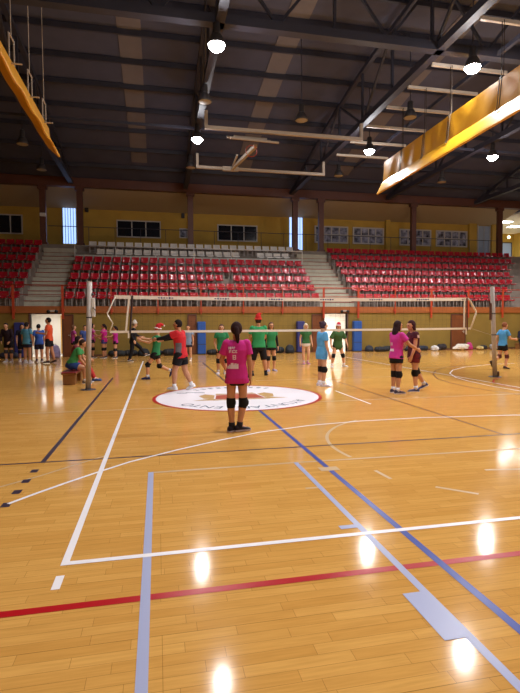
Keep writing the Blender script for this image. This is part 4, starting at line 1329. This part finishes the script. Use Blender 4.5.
    if style != 'bald':
        e = MB()
        e.ell((0, 0, 0), V((0.053, 0, 0)), V((0, 0.061, 0)), V((0, 0, 0.064)), 20, 14)
        vs = []
        for x, y, zz in e.v:
            y -= 0.008; zz += 0.009
            if zz < 0.034 and y > 0.012:
                y = 0.012 + (y - 0.012) * 0.12
            if zz < -0.042:
                zz = -0.042 + (zz + 0.042) * 0.3
            vs.append(hp(x, y, zz))
        c.add(vs, e.f)
        if style == 'pony':
            c.ell(hp(0, -0.062, 0.012), HX * (0.020 * h), HY * (0.020 * h), HZ * (0.022 * h))
            p = [hp(0, -0.064, 0.010), hp(0.006, -0.078, -0.040), hp(0.010, -0.074, -0.085), hp(0.012, -0.066, -0.125)]
            for i, (r0, r1) in enumerate(((.022, .024), (.024, .019), (.019, .008))):
                c.capsule(p[i], p[i + 1], r0 * h, r1 * h)
        elif style == 'long':
            for q, r in ((-0.034, .020), (-0.012, .024), (0.012, .024), (0.034, .020)):
                c.capsule(hp(q, -0.040 + abs(q) * .4, 0.0), hp(q * 1.1, -0.064 + abs(q) * .3, -0.085), r * h, r * h)
                c.capsule(hp(q * 1.1, -0.064 + abs(q) * .3, -0.085), hp(q * 0.8, -0.066, -0.150), r * h, r * .5 * h)
            for s in (-1, 1):
                c.capsule(hp(s * .048, -0.010, 0.0), hp(s * .050, -0.020, -0.07), 0.014 * h, 0.010 * h)
        elif style == 'bob':
            for q in (-0.036, -0.012, 0.012, 0.036):
                c.capsule(hp(q, -0.040 + abs(q) * .5, 0.0), hp(q * 1.1, -0.044 + abs(q) * .5, -0.062), 0.024 * h, 0.018 * h)
            for s in (-1, 1):
                c.capsule(hp(s * .046, -0.008, 0.01), hp(s * .048, -0.006, -0.055), 0.015 * h, 0.012 * h)
        elif style == 'bun':
            c.ell(hp(0, -0.060, 0.040), HX * (0.026 * h), HY * (0.024 * h), HZ * (0.024 * h))
        remeshed(c, 'hair', pm('hair', hair, 0.9, 0.15), max(vox, 0.008), 2, o)
    if hat:
        hcol, bcol, kind = hat
        c = MB()
        tip = {'flop': [(0, -.005, .03), (0.0, -.012, .07), (0.004, -.04, .10), (0.006, -.085, .102), (0.006, -.115, .085)], 'up': [(0, -.005, .03), (0, -.008, .07), (0.008, -.012, .10), (0.02, -.02, .118), (0.035, -.03, .115)],
               'cap': [(0, -.004, .03), (0, -.006, .055), (0, -.008, .075), (0.0, -.01, .082), (0.0, -.01, .086)]}[kind]
        rr = (0.058, 0.050, 0.034, 0.020, 0.008) if kind != 'cap' else (0.057, 0.054, 0.044, 0.03, 0.01)
        for i in range(4):
            c.capsule(hp(*tip[i]), hp(*tip[i + 1]), rr[i] * h, rr[i + 1] * h)
        ho = remeshed(c, 'hat', pm('hat_cloth', hcol, 0.9), max(vox, 0.008), 1, o)
        c = MB()
        ring = [hp(0.055 * math.cos(a), -0.004 + 0.062 * math.sin(a), 0.030 + (0.006 if math.sin(a) > 0 else -0.004)) for a in [2 * PI * i / 16 for i in range(17)]]
        for i in range(16):
            c.capsule(ring[i], ring[i + 1], 0.0125 * h, 0.0125 * h, 8, 2)
        remeshed(c, 'hat_brim', pm('hat_fur', bcol, 0.95), max(vox, 0.008), 1, ho)
        if kind != 'cap':
            c = MB(); p = hp(*tip[-1]); c.ell(p, V((.016 * h, 0, 0)), V((0, .016 * h, 0)), V((0, 0, .016 * h))); c.build('pompom', pm('hat_fur', bcol, 0.95), ho, True)
        elif kind == 'cap':
            c = MB()
            ring = [hp(0.056 * math.cos(a), -0.006 + 0.062 * math.sin(a), 0.054) for a in [2 * PI * i / 16 for i in range(17)]]
            for i in range(16):
                c.capsule(ring[i], ring[i + 1], 0.006 * h, 0.006 * h, 8, 2)
            c.build('hat_stripe', pm('hat_fur', bcol, 0.95), ho, True)
    if face:
        for s in (-1, 1):
            c = MB(); c.ell(hp(s * 0.019, 0.0535, 0.0), HX * (0.0085 * h), HY * (0.0045 * h), HZ * (0.0055 * h), 12, 8); c.build('eye', M['eye'], o, True)
        c = MB(); c.ell(hp(0, 0.0525, -0.034), HX * (0.013 * h), HY * (0.005 * h), HZ * (0.0045 * h), 12, 8); c.build('mouth', M['mouth'], o, True)
    return o, so

def decal(cloth, parent, name, rects, m, axis='back', off=0.004, cell=0.010):
    """thin printed patches that follow the cloth; rects are (u0, u1, v0, v1) or polygons in the person's own side/height plane"""
    me = cloth.data
    bv = BVHTree.FromPolygons([v.co.copy() for v in me.vertices], [tuple(p.vertices) for p in me.polygons])
    if axis == 'back':
        org, dr = (lambda u, v: V((u, -1.5, v))), V((0, 1, 0))
    elif axis == 'left':
        org, dr = (lambda u, v: V((-1.5, u, v))), V((1, 0, 0))
    else:
        org, dr = (lambda u, v: V((u, 1.5, v))), V((0, -1, 0))
    mb = MB()
    for u0, u1, v0, v1 in rects:
        nu, nv = max(1, int(abs(u1 - u0) / cell + .5)), max(1, int(abs(v1 - v0) / cell + .5))
        g = []
        for j in range(nv + 1):
            for i in range(nu + 1):
                p, n, _, _ = bv.ray_cast(org(u0 + (u1 - u0) * i / nu, v0 + (v1 - v0) * j / nv), dr)
                g.append(None if p is None else p + n * off if n.dot(dr) < 0 else p - n * off)
        for j in range(nv):
            for i in range(nu):
                q = [g[j * (nu + 1) + i], g[j * (nu + 1) + i + 1], g[(j + 1) * (nu + 1) + i + 1], g[(j + 1) * (nu + 1) + i]]
                if None not in q and max((a - q[0]).length for a in q) < 0.06:
                    mb.add(q, [(0, 1, 2, 3)])
    return mb.build(name, m, parent) if mb.f else None

GREEN, DGREEN, BLK = (46, 128, 82), (54, 104, 60), (22, 21, 24)
PINK, MAG = (202, 56, 152), (202, 44, 138)
pw = pm('print_white', (236, 214, 228), 0.6)

# front player
o, so = person('person in magenta shirt seen from behind, dark ponytail, nearest to the camera', (1.105, 6.86, 0), -6, 1.575, 0.0065, 0.92, 1, thL=(1, 2), thR=(1, 2), shL=(-2, -2), shR=(-2, -10), ftL=(48, 0), ftR=(70, 0),
    arL=(12, 16), foL=(62, -12), arR=(-2, 9), foR=(6, 3), head=(4, -4, 0), shirt=MAG, hem=-0.066, sleeve=0.62, fit=1.15, leg=0.12, pads=BLK, shoes=(40, 28, 40), sole=(214, 196, 206), socks=(40, 34, 40), hair=(46, 26, 28), style='pony')
R1 = [(-.118, -.104, 1.19, 1.226), (-.098, -.08, 1.19, 1.226), (-.072, -.058, 1.2, 1.226), (-.05, -.028, 1.214, 1.226), (-.05, -.04, 1.19, 1.214),
      (-.112, -.1, 1.14, 1.178), (-.1, -.08, 1.166, 1.178), (-.1, -.08, 1.15, 1.158), (-.07, -.058, 1.14, 1.178), (-.058, -.03, 1.168, 1.178), (-.058, -.03, 1.14, 1.15), (-.02, 0.0, 1.168, 1.178), (-.024, -.012, 1.14, 1.178), (-.012, 0.0, 1.14, 1.15)]
R2 = [(-.062, -.05, 1.046, 1.112), (-.028, -.016, 1.046, 1.112), (-.05, -.028, 1.1, 1.112), (-.05, -.028, 1.074, 1.084), (-.05, -.028, 1.046, 1.058)]
R3 = [(-.135, .018, .915, .955), (-.112, .018, .955, .975), (-.088, -.05, .975, .998), (-.04, -.008, .975, .992), (-.002, .018, .975, .986)]
for nm, R in (('shirt_lettering', R1), ('shirt_number', R2), ('shirt_banner', R3)):
    decal(so, o, nm, R, pw)

# pair hugging at right
o, so = person('person in pink shirt and black shorts hugging, long dark hair', (5.14, 9.82, 0), -74, 1.60, 0.007, 0.94, 1, lean=3, thL=(4, 3), thR=(-3, 4), shL=(-3, 0), shR=(-6, 1), ftL=(-5, 0), ftR=(18, 0),
    arL=(40, 26), foL=(76, 2), arR=(34, 24), foR=(66, 4), head=(4, -4, 0), shirt=PINK, hem=-0.03, sleeve=0.6, fit=1.15, leg=0.36, pads=BLK, shoes=(60, 52, 74), sole=(226, 216, 226), socks=(226, 220, 224), hair=(44, 28, 32), style='long')
decal(so, o, 'shirt_number', [(-.06, -.045, 1.06, 1.12), (-.02, -.005, 1.06, 1.12), (-.045, -.02, 1.108, 1.12), (-.045, -.02, 1.084, 1.094), (-.045, -.02, 1.06, 1.072)], pw)
decal(so, o, 'shirt_banner', [(-.1, .04, .93, .968), (-.08, .03, .968, .986)], pw)
o, so = person('person in dark maroon shirt and shorts hugging the pink shirt', (5.67, 10.0, 0), 84, 1.61, 0.007, 1.0, 0, lean=4, thL=(2, 2), thR=(-18, 5), shL=(-4, 0), shR=(-32, 2), ftL=(5, 0), ftR=(10, 26),
    arL=(10, 6), foL=(24, 0), arR=(24, 20), foR=(46, 2), head=(-5, 4, 0), shirt=(74, 26, 40), hem=-0.045, sleeve=0.35, fit=1.0, shorts=(104, 30, 34), leg=0.4, pads=BLK, shoes=(64, 66, 106), sole=(220, 214, 224), socks=(226, 220, 224), hair=(62, 28, 34), style='bob')
decal(so, o, 'shirt_strap', [(-.08, .03, 1.22, 1.285)], pm('strap_print', (206, 170, 160), 0.7), axis='left')

# red shirt man
o, so = person('person in red and grey shirt with black sleeves and white shoes', (0.52, 11.42, 0), 66, 1.64, 0.008, 1.12, 1, lean=4, thL=(16, 3), thR=(-8, 5), shL=(2, 0), shR=(-26, 0), ftL=(10, 0), ftR=(14, 22),
    arL=(74, 6), foL=(84, -8), arR=(70, 8), foR=(82, -10), head=(0, -2, 0), shirt=(196, 36, 44), hem=-0.055, sleeve=0.5, fit=0.9, leg=0.62, shoes=(232, 230, 232), socks=(226, 224, 226), hair=(34, 24, 24), style='short', under=(26, 24, 28))
d = decal(so, o, 'side_panel', [(-.075, .06, .80, 1.12)], pm('grey_panel', (104, 100, 106), 0.7), axis='left')
if d: d['label'] = 'grey side panel of the shirt'

# light blue player near the net
person('person in sky blue shirt with black knee pads at the net', (3.95, 11.36, 0), -80, 1.60, 0.0085, 0.94, 2, lean=3, thL=(3, 3), thR=(2, 4), shL=(-5, 0), shR=(-5, 0), ftL=(-6, 0), ftR=(14, 0),
    arL=(8, 8), foL=(22, 2), arR=(4, 10), foR=(20, 4), head=(-2, 2, 0), shirt=(92, 168, 222), hem=-0.09, sleeve=0.62, fit=1.2, shorts=(84, 150, 206), leg=0.3, pads=BLK, shoes=(214, 206, 222), sole=(236, 232, 236), socks=(224, 220, 226), hair=(66, 48, 62), style='bun')

# green team beyond the net
person('person in green shirt and red pointed hat lunging to the left', (-0.06, 14.05, 0), 82, 1.56, 0.0085, 0.94, 0, lean=-7, thL=(34, 3), thR=(-14, 4), shL=(2, 0), shR=(-66, 3), ftL=(4, 0), ftR=(4, 62),
    arL=(48, 8), foL=(96, -6), arR=(66, 10), foR=(92, -8), head=(2, 2, 0), shirt=GREEN, hem=-0.03, sleeve=0.5, leg=0.42, pads=BLK, shoes=(48, 56, 104), sole=(60, 66, 110), socks=(222, 218, 220), hair=(120, 90, 64), style='short', hat=((190, 36, 44), (226, 218, 220), 'flop'))
person('person in green shirt left of the magenta shirt, long brown hair, facing camera', (1.93, 14.9, 0), 172, 1.54, 0.0095, 0.95, 0, thL=(3, 4), thR=(2, 5), ftL=(-12, 0), ftR=(12, 0),
    arL=(-8, 16), foL=(20, -14), arR=(-8, 16), foR=(20, -14), shirt=GREEN, hem=-0.04, sleeve=0.5, leg=0.34, pads=BLK, shoes=(206, 200, 210), socks=(214, 210, 216), hair=(84, 58, 46), style='long')
person('tall person in green shirt and red hat seen from behind', (2.95, 14.2, 0), 4, 1.77, 0.0095, 1.08, 1, thL=(2, 10), thR=(-2, 10), shL=(-3, 6), shR=(-5, 6), ftL=(-14, 0), ftR=(22, 0),
    arL=(18, 8), foL=(60, -20), arR=(18, 8), foR=(60, -20), shirt=(52, 150, 92), hem=-0.03, sleeve=0.6, fit=1.2, leg=0.98, shoes=(34, 30, 36), sole=(50, 48, 54), socks=(30, 28, 32), hair=(50, 36, 30), style='short', hat=((196, 40, 40), (200, 60, 52), 'up'))
person('person in green shirt with black sleeves right of the tall red hat', (3.62, 15.4, 0), 184, 1.60, 0.0095, 0.94, 0, thL=(2, 3), thR=(2, 3), ftL=(-10, 0), ftR=(12, 0),
    arL=(-4, 12), foL=(10, 6), arR=(-4, 12), foR=(12, 4), shirt=(48, 132, 80), hem=-0.03, sleeve=0.45, leg=0.3, pads=BLK, shoes=(168, 156, 190), sole=(210, 206, 220), hair=(88, 62, 48), style='long', under=(28, 27, 30))
person('person in dark green shirt and white shorts with pale hair', (5.52, 17.7, 0), 178, 1.55, 0.010, 0.95, 2, thL=(12, 2), thR=(0, 3), shL=(-14, -3), shR=(-2, -4), ftL=(-10, 8), ftR=(12, 0),
    arL=(-4, 14), foL=(12, 8), arR=(-4, 14), foR=(14, 6), shirt=DGREEN, hem=0.0, sleeve=0.5, shorts=(216, 206, 196), leg=0.22, shoes=(176, 96, 140), sole=(224, 214, 222), socks=(210, 180, 186), hair=(214, 202, 176), style='bob')
person('person in dark green shirt and striped red hat in a wide stance', (6.26, 16.3, 0), 182, 1.55, 0.0095, 1.02, 0, lean=8, thL=(10, 15), thR=(10, 15), shL=(-8, 10), shR=(-8, 8), ftL=(-26, 0), ftR=(20, 0),
    arL=(10, 28), foL=(40, 2), arR=(8, 30), foR=(34, 6), head=(8, -6, 0), shirt=(58, 92, 52), hem=-0.09, sleeve=0.9, fit=1.3, leg=0.2, pads=BLK, shoes=(216, 210, 206), socks=(222, 216, 212), hair=(58, 36, 34), style='bob', hat=((196, 44, 66), (232, 214, 218), 'cap'))
# far players
person('person in black with a pale cap striding to the right beyond the net', (-1.02, 20.9, 0), -84, 1.66, 0.011, 1.0, 2, lean=6, thL=(48, 3), thR=(-8, 3), shL=(34, 0), shR=(-16, 0), ftL=(0, -18), ftR=(4, 10),
    arL=(30, 8), foL=(78, 0), arR=(-16, 10), foR=(30, 4), shirt=(24, 22, 28), sleeve=2, shorts=(22, 20, 26), pants=True, shoes=(40, 36, 44), hair=(120, 104, 90), style='short', hat=((196, 190, 184), (214, 208, 202), 'cap'))
person('person in pale blue shirt standing behind the red shirt', (1.26, 20.6, 0), 160, 1.52, 0.011, 0.98, 0, arL=(6, 14), arR=(10, 12), foR=(40, -10), shirt=(134, 156, 190), sleeve=0.5, leg=0.5, shorts=(40, 44, 66), shoes=(226, 222, 224), socks=(214, 210, 212), hair=(52, 38, 34), style='short')
person('person in blue shirt and dark shorts running behind the right net post', (11.22, 14.1, 0), -82, 1.56, 0.0095, 0.90, 0, lean=6, thL=(-6, 2), thR=(14, 4), shL=(-60, 0), shR=(-10, 0), ftL=(0, 60), ftR=(0, 6),
    arL=(-22, 12), foL=(24, 4), arR=(26, 12), foR=(90, -4), shirt=(72, 140, 190), hem=-0.02, sleeve=0.6, fit=1.1, leg=0.45, pads=(92, 44, 40), shoes=(70, 46, 40), sole=(60, 46, 44), hair=(124, 76, 50), style='short')
# seated by the left post
person('person in green shirt and blue shorts seated on the bench', (-2.24, 13.5, 0), -88, 1.48, 0.0085, 1.05, 1, lean=30, thL=(72, 3), thR=(71, 5), shL=(8, 0), shR=(2, 0), ftL=(0, 0), ftR=(8, 0),
    arL=(46, 8), foL=(66, -8), arR=(38, 8), foR=(66, -6), head=(-4, -16, 0), shirt=(66, 146, 84), hem=0.0, sleeve=0.55, fit=1.1, shorts=(44, 70, 134), leg=0.55, shoes=(70, 76, 96), socks=(220, 214, 214), hair=(52, 34, 30), style='short')
person('person in red trousers and blue shoes seated behind the green shirt', (-2.24, 14.02, 0), -86, 1.55, 0.0095, 1.0, 0, lean=8, thL=(73, 4), thR=(72, 4), shL=(26, 0), shR=(30, 0), ftL=(2, 0), ftR=(6, 0),
    arL=(30, 8), foL=(70, -8), arR=(40, 8), foR=(70, -6), head=(0, 6, 0), shirt=(130, 52, 60), hem=0.0, sleeve=0.55, shorts=(180, 52, 48), pants=True, shoes=(44, 72, 132), sole=(60, 86, 140), socks=(216, 212, 212), hair=(40, 26, 28), style='bob')
# pink group behind the left post
person('person in pink shirt leftmost of the group behind the left post', (-3.68, 22.95, 0), -70, 1.54, 0.012, 0.96, 0, arR=(20, 10), foR=(70, -10), shirt=(158, 60, 128), hem=-0.035, sleeve=0.5, leg=0.34, pads=BLK, shoes=(90, 80, 92), hair=(110, 80, 60), style='bob')
person('person in blue shirt between the pink shirts behind the left post', (-3.25, 23.35, 0), 190, 1.52, 0.012, 0.98, 0, shirt=(70, 92, 158), sleeve=0.5, leg=0.5, shoes=(80, 76, 90), hair=(44, 34, 34), style='short')
person('person in pink shirt directly right of the left post, turned to the right', (-2.98, 23.75, 0), -76, 1.60, 0.012, 0.98, 1, arL=(24, 8), foL=(60, 0), arR=(30, 10), foR=(80, -10), shirt=(186, 66, 140), hem=-0.035, sleeve=0.5, leg=0.3, pads=BLK, shoes=(60, 54, 62), hair=(46, 30, 32), style='bob')
person('person in pink shirt with a blue sash turned to the left', (-2.42, 23.45, 0), 72, 1.58, 0.012, 0.98, 1, arL=(26, 10), foL=(74, -8), arR=(10, 10), foR=(40, 0), shirt=(196, 40, 132), hem=-0.035, sleeve=0.5, leg=0.34, shorts=(52, 64, 130), pads=BLK, shoes=(54, 50, 60), hair=(38, 24, 26), style='pony')
person('person in magenta shirt below the left end of the net', (-1.9, 23.2, 0), 84, 1.48, 0.012, 0.96, 0, arL=(40, 8), foL=(86, -4), arR=(20, 8), foR=(70, -4), shirt=(178, 40, 140), hem=-0.035, sleeve=0.5, leg=0.28, pads=BLK, shoes=(70, 62, 72), hair=(40, 28, 30), style='pony')
# group by the left doorway
person('person in black bending forward at the far left', (-6.1, 22.0, 0), 168, 1.66, 0.012, 1.04, 0, lean=16, arL=(16, 14), foL=(50, -16), arR=(16, 16), foR=(50, -18), head=(0, -10, 0), shirt=(40, 26, 36), sleeve=2, leg=0.6, pads=(60, 60, 64), shoes=(206, 198, 204), socks=(190, 182, 190), hair=(40, 28, 28), style='short')
person('person in black standing left of the teal shirt', (-5.62, 22.2, 0), 196, 1.58, 0.012, 1.0, 1, arL=(10, 14), foL=(50, -14), arR=(4, 12), foR=(14, 0), shirt=(30, 26, 36), sleeve=0.6, leg=0.7, pads=(40, 38, 44), shoes=(210, 202, 210), socks=(196, 190, 200), hair=(44, 32, 30), style='bob')
person('person in teal shirt and navy shorts seen from behind at left', (-5.19, 21.2, 0), -24, 1.66, 0.011, 1.0, 1, arL=(2, 10), arR=(2, 12), foR=(10, 4), shirt=(82, 146, 176), hem=-0.045, sleeve=0.6, fit=1.1, shorts=(36, 38, 62), leg=0.5, shoes=(196, 184, 190), socks=(206, 200, 202), hair=(38, 28, 28), style='short')
person('person in royal blue shirt right of the teal shirt', (-4.86, 21.75, 0), 30, 1.58, 0.011, 1.02, 1, arL=(6, 12), foL=(40, -10), arR=(4, 12), foR=(14, 2), shirt=(54, 92, 178), hem=-0.045, sleeve=0.65, fit=1.1, shorts=(34, 30, 50), leg=0.7, shoes=(120, 96, 100), socks=(70, 52, 60), hair=(32, 26, 28), style='short')
person('person in orange shirt and black shorts gesturing before the left doorway', (-4.28, 20.85, 0), 84, 1.82, 0.010, 1.0, 3, thL=(6, 3), thR=(-8, 3), shL=(-2, 0), shR=(-14, 0), ftL=(4, 0), ftR=(8, 12),
    arL=(10, 8), foL=(98, -2), arR=(2, 10), foR=(16, 0), head=(0, -2, 0), shirt=(214, 82, 46), hem=-0.02, sleeve=0.55, fit=1.0, leg=0.6, shoes=(60, 44, 44), sole=(80, 60, 56), hair=(30, 24, 26), style='short')
# seated in the far right corner
t = empty('gym_bench', (20.9, 24.5, 0), 'low wooden bench under the dark seated figure at far right', 'bench')
mb = MB(); mb.bbox(-0.5, 0.5, -0.17, 0.17, 0.31, 0.345, 0.012); mb.build('seat_board', M['bench_wood'], t)
for x in (-0.4, 0.4):
    mb = MB(); mb.bbox(x - 0.05, x + 0.05, -0.14, 0.14, 0.0, 0.31, 0.01); mb.build('leg', M['bench_wood'], t)
person('person in dark jacket seated by the wall at the far right', (20.75, 24.42, 0), 150, 1.62, 0.011, 1.15, 1, lean=12, thL=(78, 6), thR=(78, 6), shL=(-4, 0), shR=(4, 0), arL=(30, 10), foL=(70, -14), arR=(30, 12), foR=(70, -14), head=(0, -8, 0), shirt=(32, 32, 50), hem=0.0, sleeve=2, fit=1.4, shorts=(36, 40, 62), pants=True, shoes=(90, 84, 96), hair=(36, 28, 30), style='short')
# ---------------------------------------------------------------- camera, world, view
cam = bpy.data.cameras.new('camera')
co = link('camera', cam)
f = 485.0
p, r, y = math.radians(2.689), math.radians(-0.307), math.radians(11.913)
fw = V((math.sin(y) * math.cos(p), math.cos(y) * math.cos(p), -math.sin(p)))
ri = V((math.cos(y), -math.sin(y), 0))
up = ri.cross(fw)
r2 = ri * math.cos(r) + up * math.sin(r)
u2 = up * math.cos(r) - ri * math.sin(r)
co.matrix_world = Matrix(((r2.x, u2.x, -fw.x, 0.0), (r2.y, u2.y, -fw.y, 0.0), (r2.z, u2.z, -fw.z, 1.55), (0, 0, 0, 1)))
cam.sensor_fit = 'VERTICAL'
cam.sensor_height = 24.0
cam.lens = f / 693.0 * 24.0
cam.clip_end = 200
SC.camera = co
w = bpy.data.worlds.new('world')
SC.world = w
w.use_nodes = True
w.node_tree.nodes['Background'].inputs['Color'].default_value = (0.35, 0.4, 0.5, 1)
w.node_tree.nodes['Background'].inputs['Strength'].default_value = 0.05
vs = SC.view_settings
vs.view_transform = 'Standard'
vs.look = 'None'
vs.gamma = 1.0
vs.use_curve_mapping = False
vs.exposure = 0.0
